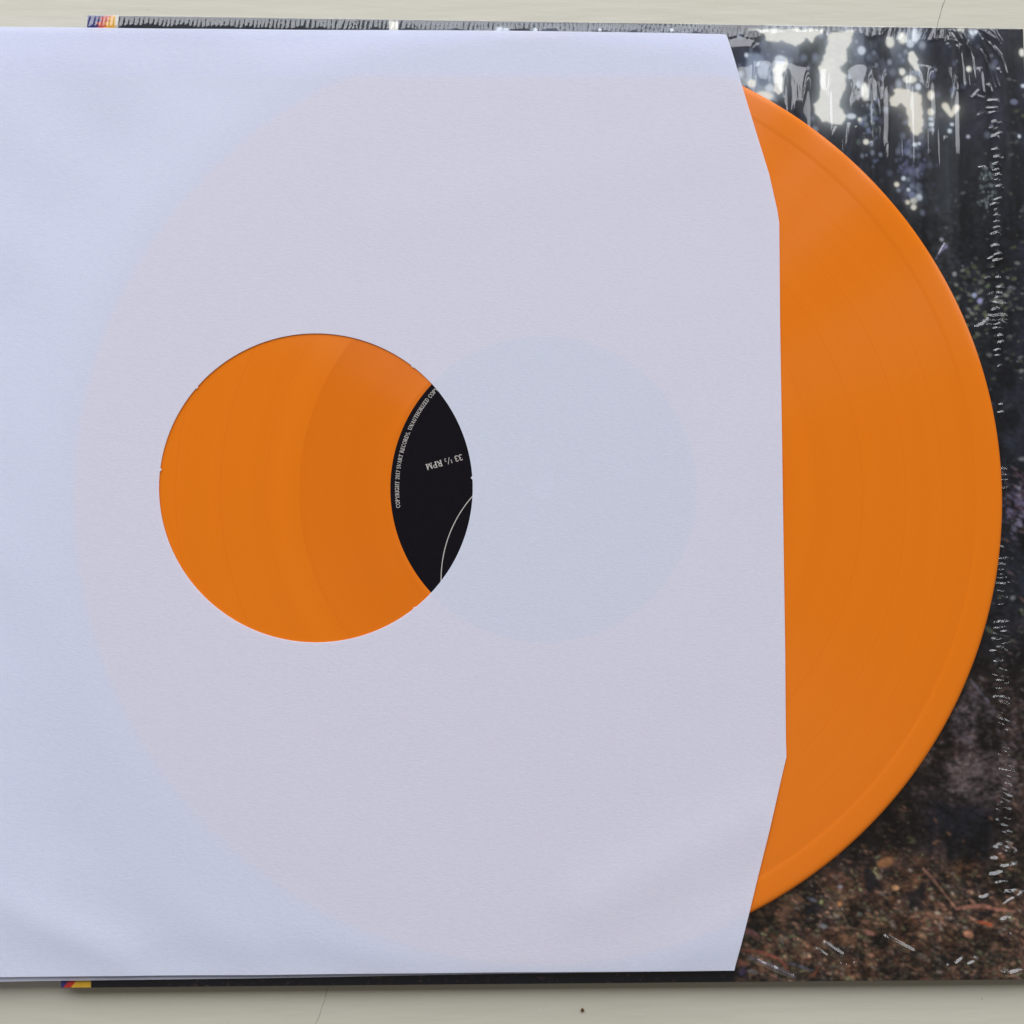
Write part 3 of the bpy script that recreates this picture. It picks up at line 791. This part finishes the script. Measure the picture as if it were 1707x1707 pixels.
def patch(c0, c1, r0, r1, sc, sr, keep=None):
    """grid of raster samples -> (rows, cols) index arrays and quads"""
    cc = np.unique(np.append(np.arange(c0, c1, sc), c1)); rr = np.unique(np.append(np.arange(r0, r1, sr), r1))
    R, Cc = np.meshgrid(rr, cc, indexing='ij')
    nR, nC = R.shape
    i = (np.arange(nR - 1)[:, None] * nC + np.arange(nC - 1)[None, :])
    f = np.stack([i, i + nC, i + nC + 1, i + 1], -1).reshape(-1, 4)
    R = R.ravel(); Cc = Cc.ravel()
    if keep is not None:
        x = Cc * PITCH - CW / 2; y_ = CH / 2 - R * PITCH
        k = keep(x, y_)
        kf = k[f].any(1)
        f = f[kf]
        us = np.unique(f); mp = np.full(len(R), -1); mp[us] = np.arange(len(us))
        R, Cc, f = R[us], Cc[us], mp[f]
    return R, Cc, f


DISC = (-5.877, 0.226)
DISC_R = 150.9


def under_vinyl(x, y_):
    return np.hypot(x - DISC[0], y_ - DISC[1]) > DISC_R - 9


cR = int(C(1205, 800)[0])
top_h, bot_h = 34, 34


def assemble(step):
    parts = []
    parts.append(patch(0, cR, 0, top_h, step, step))
    parts.append(patch(0, cR, RW - 1 - bot_h, RW - 1, step, step))
    parts.append(patch(0, cR, top_h, RW - 1 - bot_h, 200, 200))
    # the vinyl hides the inner disc area of the right part, so it needs only coarse faces there
    parts.append(patch(cR, RW - 1, 0, RW - 1, step, step, under_vinyl))
    parts.append(patch(cR, RW - 1, 0, RW - 1, 40, 40, lambda x, y_: ~under_vinyl(x, y_)))
    Rr, Cc, F, n = [], [], [], 0
    for i, (a, b_, f) in enumerate(parts):
        Rr.append(a); Cc.append(b_); F.append(f + n); n += len(a)
    return np.concatenate(Rr), np.concatenate(Cc), np.concatenate(F), len(parts[-1][0])


Rr, Cc, F, nlast = assemble(1)
zoff = np.zeros(len(Rr)); zoff[-nlast:] = -0.02
V = np.stack([Cc * PITCH - CW / 2, CH / 2 - Rr * PITCH, np.full(len(Rr), PZ) + zoff], 1)
me = mesh_np('front_print', V, F)
ca = me.color_attributes.new('print', 'FLOAT_COLOR', 'POINT')
rgba = np.ones((len(Rr), 4), np.float32); rgba[:, :3] = art[Rr, Cc]
# neighbours are averaged a little, as in any printed raster
ca.data.foreach_set('color', rgba.ravel())
link('front_print', me, M_PRINT, cover)

FZ = 5.14
HB = H.copy()
for _ in range(2):
    HB = (2 * HB + np.roll(HB, 1, 0) + np.roll(HB, -1, 0)) / 4
    HB = (2 * HB + np.roll(HB, 1, 1) + np.roll(HB, -1, 1)) / 4
V = np.stack([Cc * PITCH - CW / 2, CH / 2 - Rr * PITCH, FZ + .5 * 0 + np.maximum(HB[Rr, Cc], -.1)], 1)
keep = np.ones(len(F), bool)
lastF = (F >= len(Rr) - nlast).all(1)
V[-nlast:, 2] = FZ - .06
me = mesh_np('shrink_wrap', V, F)
# skirt of film down the four sides, with a crimped lower lip
bm = bmesh.new(); bm.from_mesh(me); bm.free()
link('shrink_wrap', me, M_FILM, cover)


def skirt():
    vs, fs = [], []
    loop = []
    h = CW / 2
    n = 630
    for s in range(4):
        for i in range(n):
            t = -h + 2 * h * i / n
            loop.append(((t, -h), (h, t), (-t, h), (-h, -t))[s] + ((0, -1), (1, 0), (0, 1), (-1, 0))[s])
    r = random.Random(9)
    N_ = len(loop)
    wob = np.convolve(np.random.default_rng(2).normal(size=N_ + 20), np.ones(5) / 5, 'same')
    lv = ((0.02, FZ - .1), (.22, 4.7), (.26, 3.0), (.45, 1.4), (1.0, .55), (1.25, .4))
    for k, (o, z) in enumerate(lv):
        for i, (x, y_, nx, ny) in enumerate(loop):
            oo = o + (wob[i] * .22 * min(k, 4) / 4 if k else 0)
            vs.append((x + nx * oo, y_ + ny * oo, z + (wob[i] * .12 if k > 2 else 0)))
    for k in range(len(lv) - 1):
        for i in range(N_):
            j = (i + 1) % N_
            fs.append((k * N_ + i, (k + 1) * N_ + i, (k + 1) * N_ + j, k * N_ + j))
    return mesh_np('shrink_wrap_skirt', vs, fs)


link('shrink_wrap_side', skirt(), M_FILM, cover)

# card body: two gatefold boards with a rounded spine
bm = bmesh.new()


def slab(bm, x0, x1, y0, y1, z0, z1, bev):
    g = bmesh.ops.create_cube(bm, size=1.0)
    for v in g['verts']:
        v.co = Vector((x0 + (v.co.x + .5) * (x1 - x0), y0 + (v.co.y + .5) * (y1 - y0), z0 + (v.co.z + .5) * (z1 - z0))) * MM
    es = list({e for v in g['verts'] for e in v.link_edges})
    bmesh.ops.bevel(bm, geom=es, offset=bev * MM, segments=2, affect='EDGES')


h = CW / 2
slab(bm, -h + .9, h, -h, h, 2.75, PZ - .05, .18)
me = bpy.data.meshes.new('front_board'); bm.to_mesh(me); bm.free()
link('front_board', me, M_BOARD, cover)
bm = bmesh.new(); slab(bm, -h + .9, h, -h, h, .12, 2.65, .18)
me = bpy.data.meshes.new('back_board'); bm.to_mesh(me); bm.free()
link('back_board', me, M_BOARD, cover)
bm = bmesh.new(); slab(bm, -h, -h + .88, -h, h, .12, PZ - .05, .3)
me = bpy.data.meshes.new('spine'); bm.to_mesh(me); bm.free()
link('spine', me, M_SPINE, cover)

# ------------------------------------------------------------------ vinyl record
VZ = 5.95                                    # underside
rec = thing('vinyl_record', 'opaque orange vinyl record half pulled out of its white paper sleeve', 'vinyl record', (DISC[0], DISC[1], VZ))
ORG = (DISC[0], DISC[1], VZ)


def lathe(prof, seg, closed=False):
    a = np.linspace(0, 2 * math.pi, seg, endpoint=False)
    p = np.array(prof)
    vs = np.stack([p[:, 0][:, None] * np.cos(a), p[:, 0][:, None] * np.sin(a), np.repeat(p[:, 1][:, None], seg, 1)], -1).reshape(-1, 3)
    fs = []
    n = len(p)
    rows = range(n) if closed else range(n - 1)
    ii = np.arange(seg); jj = (ii + 1) % seg
    for k in rows:
        k2 = (k + 1) % n
        fs.append(np.stack([k * seg + ii, k * seg + jj, k2 * seg + jj, k2 * seg + ii], 1))
    return vs, np.concatenate(fs)


T = 1.75                                     # land height of the grooves
prof = [(3.62, T), (30, T), (49.9, T), (50.4, T + .08), (51.2, T + .1), (52.0, T + .03), (54, T), (66, T - .02), (77.9, T - .02), (78.4, T + .03), (79.2, T + .02), (82, T - .01)]
prof += [(r, T - .02) for r in (95, 110, 125, 138)] + [(141.2, T - .02), (141.9, T - .03), (142.4, T + .05), (143.2, T + .07), (145.5, T + .09), (148.2, T + .09), (149.5, T + .02), (150.25, T - .2), (150.65, T - .55), (150.9, T - .95), (150.6, T - 1.35), (149.8, .1), (148.5, .02), (142, .1), (60, .15), (3.62, .15)]
vs, fs = lathe(prof, 512, True)
me = mesh_np('disc', vs, fs[:, ::-1])
link('disc', me, M_VINYL, rec)

LR = 49.7
vs, fs = lathe([(3.62, T + .03), (20, T + .05), (45, T + .05), (49.2, T + .05), (LR, T + .02)], 256)
lab = link('label', mesh_np('label', vs, fs), M_LABEL, rec)
INKZ = T + .062


def flat_poly(name, quads, parent, mat):
    vs = np.array([p for q in quads for p in q], float)
    vs = np.concatenate([vs, np.full((len(vs), 1), INKZ)], 1)
    fs = np.arange(len(vs)).reshape(-1, 4)
    # keep every quad facing up
    a, b_, c_ = vs[fs[:, 0]], vs[fs[:, 1]], vs[fs[:, 2]]
    cr = (b_[:, 0] - a[:, 0]) * (c_[:, 1] - a[:, 1]) - (b_[:, 1] - a[:, 1]) * (c_[:, 0] - a[:, 0])
    fs[cr < 0] = fs[cr < 0][:, ::-1]
    # letters' strokes may cross: lift each by a hair so that no two lie in one plane
    vs[:, 2] += np.repeat(np.arange(len(fs)) % 7 * .0015, 4)
    return link(name, mesh_np(name, vs, fs, smooth=False), mat, parent)


TK, TN = .17, .085                           # thick and thin strokes of the serif face (cap height 1)


def arcp(cx, cy, rx, ry, a0, a1, n=9):
    return [(cx + rx * math.cos(math.radians(a0 + (a1 - a0) * i / n)), cy + ry * math.sin(math.radians(a0 + (a1 - a0) * i / n))) for i in range(n + 1)]


def stem(x, y0=0, y1=1, w=TK):
    return [([(x, y0), (x, y1)], w)] + [([(x - .15, yy), (x + .15, yy)], TN) for yy in (y0 + .04, y1 - .04)]


GL = {
    'C': (.72, [(arcp(.38, .5, .31, .46, 45, 315, 14), .14), ([(.62, .72), (.62, .98)], TN)]),
    'O': (.80, [(arcp(.40, .5, .32, .46, 0, 360, 18), .14)]),
    'P': (.66, stem(.16) + [([(.16, .96), (.36, .96)] + arcp(.36, .72, .22, .24, 90, -90, 7) + [(.16, .48)], .11)]),
    'Y': (.72, [([(.06, .96), (.36, .48)], TK), ([(.68, .96), (.36, .48)], TN), ([(.36, .5), (.36, 0)], TK), ([(.2, .04), (.52, .04)], TN), ([(0, .96), (.22, .96)], TN), ([(.56, .96), (.76, .96)], TN)]),
    'R': (.74, stem(.16) + [([(.16, .96), (.36, .96)] + arcp(.36, .74, .2, .22, 90, -90, 7) + [(.16, .52)], .11), ([(.36, .52), (.7, .02)], TK)]),
    'I': (.36, stem(.18)),
    'G': (.80, [(arcp(.38, .5, .31, .46, 45, 330, 14), .14), ([(.64, .06), (.64, .44)], TK), ([(.5, .44), (.78, .44)], TN), ([(.62, .74), (.62, .98)], TN)]),
    'H': (.84, stem(.16) + stem(.66) + [([(.16, .5), (.66, .5)], TN)]),
    'T': (.70, stem(.35) + [([(.04, .95), (.66, .95)], TN), ([(.06, .78), (.06, .97)], TN), ([(.64, .78), (.64, .97)], TN)]),
    'S': (.58, [(arcp(.29, .73, .2, .22, 40, 270, 9) + arcp(.29, .27, .22, .24, 90, -140, 9), .14)]),
    'V': (.74, [([(.08, .96), (.37, .02)], TK), ([(.66, .96), (.37, .02)], TN), ([(0, .96), (.2, .96)], TN), ([(.54, .96), (.76, .96)], TN)]),
    'A': (.76, [([(.38, .98), (.66, .04)], TK), ([(.38, .98), (.1, .04)], TN), ([(.2, .34), (.56, .34)], TN), ([(0, .04), (.22, .04)], TN), ([(.52, .04), (.78, .04)], TN)]),
    'E': (.66, stem(.16) + [([(.16, .95), (.58, .95)], TN), ([(.16, .05), (.6, .05)], TN), ([(.16, .5), (.46, .5)], TN), ([(.57, .76), (.57, .97)], TN), ([(.59, .02), (.59, .26)], TN)]),
    'D': (.80, stem(.16) + [([(.16, .96), (.34, .96)] + arcp(.34, .5, .34, .46, 90, -90, 9) + [(.16, .04)], .13)]),
    'U': (.80, [([(.18, .97), (.18, .36)] + arcp(.4, .34, .22, .31, 180, 360, 8), .15), ([(.62, .34), (.62, .97)], TN), ([(.02, .96), (.34, .96)], TN), ([(.5, .96), (.76, .96)], TN)]),
    'N': (.82, [([(.15, 0), (.15, .97)], TN), ([(.15, .95), (.66, .04)], TK), ([(.66, 0), (.66, .97)], TN), ([(.02, .04), (.28, .04)], TN), ([(.52, .96), (.8, .96)], TN), ([(.02, .96), (.2, .96)], TN)]),
    'Z': (.66, [([(.08, .95), (.58, .95)], TN), ([(.56, .95), (.1, .05)], TK), ([(.08, .05), (.6, .05)], TN), ([(.59, .03), (.59, .24)], TN)]),
    'B': (.70, stem(.16) + [([(.16, .96), (.34, .96)] + arcp(.34, .75, .18, .21, 90, -90, 7) + [(.16, .54)], .11), ([(.34, .54)] + arcp(.36, .29, .22, .25, 90, -90, 7) + [(.16, .04)], .11)]),
    'M': (1.0, [([(.14, 0), (.14, .96)], TN), ([(.14, .96), (.48, .06)], TK), ([(.48, .06), (.82, .96)], TN), ([(.82, 0), (.82, .97)], TK), ([(.0, .04), (.28, .04)], TN), ([(.66, .04), (.98, .04)], TN)]),
    '2': (.56, [(arcp(.27, .7, .2, .26, 170, -35, 9) + [(.08, .06)], .12), ([(.08, .06), (.5, .06)], .12)]),
    '0': (.58, [(arcp(.28, .5, .2, .46, 0, 360, 16), .12)]),
    '1': (.44, stem(.22) + [([(.08, .8), (.22, .95)], TN)]),
    '7': (.54, [([(.06, .94), (.5, .94)], .12), ([(.49, .94), (.22, 0)], .14)]),
    '3': (.58, [(arcp(.26, .73, .2, .22, 150, -90, 9), .12), (arcp(.26, .27, .23, .24, 90, -150, 9), .13)]),
    '/': (.46, [([(.02, -.05), (.42, 1.0)], TN)]),
    '.': (.30, [([(.12, .0), (.12, .17)], .18)]),
    ',': (.30, [([(.13, .14), (.07, -.16)], .15)]),
    ' ': (.34, []),
}


def seg_quads(pts, w):
    out = []
    for (x1, y1), (x2, y2) in zip(pts[:-1], pts[1:]):
        d = math.hypot(x2 - x1, y2 - y1) or 1e-6
        ux, uy = (x2 - x1) / d, (y2 - y1) / d
        e = min(w * .25, .03)
        nx, ny = -uy * w / 2, ux * w / 2
        out.append([(x1 - ux * e + nx, y1 - uy * e + ny), (x1 - ux * e - nx, y1 - uy * e - ny), (x2 + ux * e - nx, y2 + uy * e - ny), (x2 + ux * e + nx, y2 + uy * e + ny)])
    return out


def text_quads(txt, size, place, track=.05):
    x = 0; out = []
    for ch in txt:
        s = 1.0; lift = 0
        key = ch
        if ch == '¹': key, s, lift = '1', .55, .42
        if ch == '₃': key, s, lift = '3', .55, -.04
        w, strokes_ = GL[key]
        for pts, wd in strokes_:
            for q in seg_quads(pts, wd):
                out.append([place((x + a * s) * size, (b_ * s + lift) * size) for a, b_ in q])
        x += w * s + track
    return out, x * size


# copyright line along the label's rim
txt = 'COPYRIGHT 2017 SVART RECORDS. UNAUTHORIZED COPY'
_, ln0 = text_quads(txt, 1.0, lambda a, b_: (a, b_))
BASE_R, CAP = 46.9, 1.25
A0, SPAN = 188.0, 51.0


def rim(a, b_):
    th = math.radians(A0 - SPAN * a / ln0)
    r = BASE_R + b_ * CAP
    return r * math.cos(th), r * math.sin(th)


q, _ = text_quads(txt, 1.0, rim)
flat_poly('lettering', q, lab, M_INK)

# speed mark, printed upside down to the camera
P0 = at(769.5, 757.0, VZ + T); P1 = at(708.5, 774.5, VZ + T)
_, ln1 = text_quads('33 ¹/₃ RPM', 1.0, lambda a, b_: (a, b_))
ux = (P1 - P0)[:2]; LN = np.linalg.norm(ux); ux = ux / LN; uy = np.array([-ux[1], ux[0]])
capm = 1.95


def spd(a, b_):
    p = P0[:2] - np.array(DISC) + ux * a * LN / ln1 + uy * (b_ * capm)
    return p[0], p[1]


q, _ = text_quads('33 ¹/₃ RPM', 1.0, spd)
flat_poly('lettering', q, lab, M_INK)

# thin printed circle, cut by the label's edge
cc = at(945, 965, VZ + T)[:2] - np.array(DISC); RR = 208 / 5.13
q = []
for i in range(240):
    a0, a1 = 2 * math.pi * i / 240, 2 * math.pi * (i + 1) / 240
    f = lambda r, a: (cc[0] + r * math.cos(a), cc[1] + r * math.sin(a))
    quad = [f(RR - .15, a0), f(RR + .15, a0), f(RR + .15, a1), f(RR - .15, a1)]
    if all(math.hypot(*p) < LR - 1 for p in quad):
        q.append(quad)
flat_poly('printed_ring', q, lab, M_INK)

# ------------------------------------------------------------------ paper sleeve
SL = thing('paper_sleeve', 'white paper inner sleeve with a round window showing the orange record', 'record sleeve', (-30, 0, 5.8))


def densify(pts, step):
    out = []
    n = len(pts)
    for i in range(n):
        a, b_ = np.array(pts[i], float), np.array(pts[(i + 1) % n], float)
        k = max(1, int(np.linalg.norm(b_ - a) / step))
        out += [tuple(a + (b_ - a) * j / k) for j in range(k)]
    return out


WAVE = np.random.default_rng(21)
wv = [(WAVE.uniform(.004, .02), WAVE.uniform(.004, .03), WAVE.uniform(0, 6.28), WAVE.uniform(.15, .35)) for _ in range(6)]


def sheet_front_z(x, y_, ytop, ybot):
    r = np.hypot(x - DISC[0], y_ - DISC[1])
    e = np.maximum(np.minimum(ytop - y_, y_ - ybot), 0)
    span = np.clip(r - 150.9 + e * 1.2, 3.2, 34)
    low = 6.9 + .35 * sstep(0, 14, e) + .55 * sstep(-150, -60, x) + .45 * (1 - sstep(2, 16, r - 150.9))
    z = low + (8.12 - .17 * (1 - sstep(100, 140, r)) - low) * (1 - sstep(0, 1, (r - 150.9) / span))
    # soft cockles of the loose paper outside the record
    out = sstep(152, 185, r)
    for fx, fy, ph, a in wv:
        z = z + out * a * .22 * np.sin(2 * math.pi * (x * fx + y_ * fy) + ph)
    # crease running down from the left side, and shallow dents
    for (x1, y1, x2, y2, w, a) in ((-186, -127, -138, -148, 6, .42), (-150, -120, -95, -146, 9, .22), (62, -106, 8, -132, 9, .34), (74, -128, 40, -144, 6, .2), (-60, 90, 40, 112, 12, .12), (40, -60, 62, 20, 10, .10)):
        dx, dy = x2 - x1, y2 - y1
        t = np.clip(((x - x1) * dx + (y_ - y1) * dy) / (dx * dx + dy * dy), 0, 1)
        dd = np.hypot(x - x1 - t * dx, y_ - y1 - t * dy)
        z = z + a * np.exp(-(dd / w) ** 2)
    return np.maximum(z, np.where(r < 152.5, 8.11 - .17 * (1 - sstep(100, 140, r)), 6.1))


def sheet(name, outline_px, hole_px, z_nom, zfun, thick, step, mat, parent):
    # the closed edges lie lower than the open mouth
    P = [tuple(at(x, y_, 7.2 if z_nom > 7.9 and hole_px and (y_ < 58 or y_ > 1616 or x < 0) else z_nom)[:2]) for x, y_ in outline_px]
    P = densify(P, step)
    holes = [tuple(at(x, y_, z_nom)[:2]) for x, y_ in hole_px] if hole_px else []
    allp = np.array(P)
    x0, y0 = allp.min(0); x1, y1 = allp.max(0)
    hp = np.array(holes) if holes else np.zeros((0, 2))

    def inside(px, py, poly_):
        r_ = np.zeros(px.shape, bool); n = len(poly_)
        for i in range(n):
            ax, ay = poly_[i]; bx, by = poly_[(i + 1) % n]
            if ay != by:
                r_ ^= ((ay > py) != (by > py)) & (px < (bx - ax) * (py - ay) / (by - ay) + ax)
        return r_
    gx_, gy_ = np.meshgrid(np.arange(x0, x1, step), np.arange(y0, y1, step))
    gx_ = gx_.ravel(); gy_ = gy_.ravel()
    bd = np.concatenate([allp, hp])
    ok = inside(gx_, gy_, P) & ~inside(gx_, gy_, holes)
    gx_, gy_ = gx_[ok], gy_[ok]
    dmin = np.full(len(gx_), 1e9)
    for bx, by in bd:
        dmin = np.minimum(dmin, (gx_ - bx) ** 2 + (gy_ - by) ** 2)
    ok = dmin > (step * .55) ** 2
    pts = [Vector(p) for p in P] + [Vector(p) for p in holes] + [Vector((a, b_)) for a, b_ in zip(gx_[ok], gy_[ok])]
    nP, nH = len(P), len(holes)
    edges = [(i, (i + 1) % nP) for i in range(nP)] + [(nP + i, nP + (i + 1) % nH) for i in range(nH)]
    ov, oe, of, *_ = delaunay_2d_cdt(pts, edges, [], 0, 1e-5)
    v2 = np.array([(v.x, v.y) for v in ov]); tri = np.array(of)
    cen = v2[tri].mean(1)
    tri = tri[inside(cen[:, 0], cen[:, 1], P) & ~inside(cen[:, 0], cen[:, 1], holes)]
    a, b_, c_ = v2[tri[:, 0]], v2[tri[:, 1]], v2[tri[:, 2]]
    cr = (b_[:, 0] - a[:, 0]) * (c_[:, 1] - a[:, 1]) - (b_[:, 1] - a[:, 1]) * (c_[:, 0] - a[:, 0])
    tri[cr < 0] = tri[cr < 0][:, ::-1]
    tri = tri[np.abs(cr) > .02]              # no slivers along the straight cuts
    ztop = zfun(v2[:, 0], v2[:, 1])
    n = len(v2)
    top = np.concatenate([v2, ztop[:, None]], 1); bot = np.concatenate([v2, ztop[:, None] - thick], 1)
    # cut edges: the triangulation's border edges
    e = np.concatenate([tri[:, [0, 1]], tri[:, [1, 2]], tri[:, [2, 0]]])
    es = np.sort(e, 1); key = es[:, 0] * n + es[:, 1]
    uq, cnt = np.unique(key, return_counts=True)
    border = e[np.isin(key, uq[cnt == 1])]
    side = []
    for i, j in border:
        side += [(i, i + n, j), (j, i + n, j + n)]
    # rim gets its own vertices so that shading stays crisp
    off = 2 * n
    fs_ = np.concatenate([tri, tri[:, ::-1] + n, np.array(side) + off])
    vs_ = np.concatenate([top, bot, top, bot])
    us = np.unique(fs_); mp = np.full(len(vs_), -1); mp[us] = np.arange(len(us))
    me_ = mesh_np(name, vs_[us], mp[fs_], origin=SL['_loc'])
    return link(name, me_, mat, parent)


hole_px = []
for i in range(480):
    a = 2 * math.pi * i / 480
    r = 1.0
    hole_px.append((526.5 + 261.5 * r * math.cos(a), 813.3 + 257.6 * r * math.sin(a)))
# little uncut paper nubs left by the punch
for ax, ay in ((692, 609), (787, 795), (690, 1012), (266, 782), (331, 648)):
    k = min(range(480), key=lambda i: (hole_px[i][0] - ax) ** 2 + (hole_px[i][1] - ay) ** 2)
    x, y_ = hole_px[k]
    hole_px[k] = (x + (526.5 - x) * .011, y_ + (813.3 - y_) * .004)
front_px = [(-245, 41), (0, 43.5), (430, 49), (830, 53), (1209, 57.5), (1213, 60), (1224, 98), (1237, 144), (1262, 226), (1282, 290), (1296, 352), (1299, 372), (1300.5, 540), (1304, 760), (1309, 1090), (1310, 1230), (1311, 1262), (1308, 1274), (1280, 1394), (1247, 1528), (1226, 1613), (1224, 1617.5), (830, 1619.5), (430, 1625), (0, 1629.5), (-245, 1631)]
yt = lambda x: np.interp(x, [at(0, 43, 7.5)[0], at(1213, 57, 7.5)[0]], [at(0, 43, 7.5)[1], at(1213, 57, 7.5)[1]])
yb = lambda x: np.interp(x, [at(0, 1629, 7)[0], at(1224, 1617, 7)[0]], [at(0, 1629, 7)[1], at(1224, 1617, 7)[1]])
sheet('front_sheet', front_px, hole_px, 8.0, lambda x, y_: sheet_front_z(x, y_, yt(x), yb(x)), .11, 3.05, M_PAPER, SL)
back_px = [(-245, 44), (0, 46.5), (430, 52), (830, 56), (1205, 60.5), (1210, 62), (1222, 98), (1235, 144), (1260, 226), (1280, 290), (1294, 352), (1296, 372), (1298, 540), (1302, 760), (1307, 1090), (1308, 1230), (1308, 1262), (1305, 1274), (1277, 1394), (1244, 1528), (1222, 1612), (1219, 1618.2), (830, 1623.4), (430, 1631), (60, 1635.5), (12, 1636.5), (-245, 1641)]
back_hole = [(a, b_) for a, b_ in hole_px]
sheet('back_sheet', back_px, back_hole, 5.9, lambda x, y_: 5.86 + 0 * x, .10, 8.0, M_PAPER_BACK, SL)
# glued flap folded in along the head, under the front sheet
flap_px = [(-245, 48), (0, 50), (430, 56), (830, 60), (1207, 64), (1222, 104), (1228, 128), (830, 127.5), (430, 126), (0, 124), (-245, 123)]
sheet('glue_flap', flap_px, None, 8.0, lambda x, y_: sheet_front_z(x, y_, yt(x), yb(x)) - .17, .05, 3.0, M_PAPER_BACK, SL)
for o in list(COL.objects):
    if '_loc' in o:
        del o['_loc']
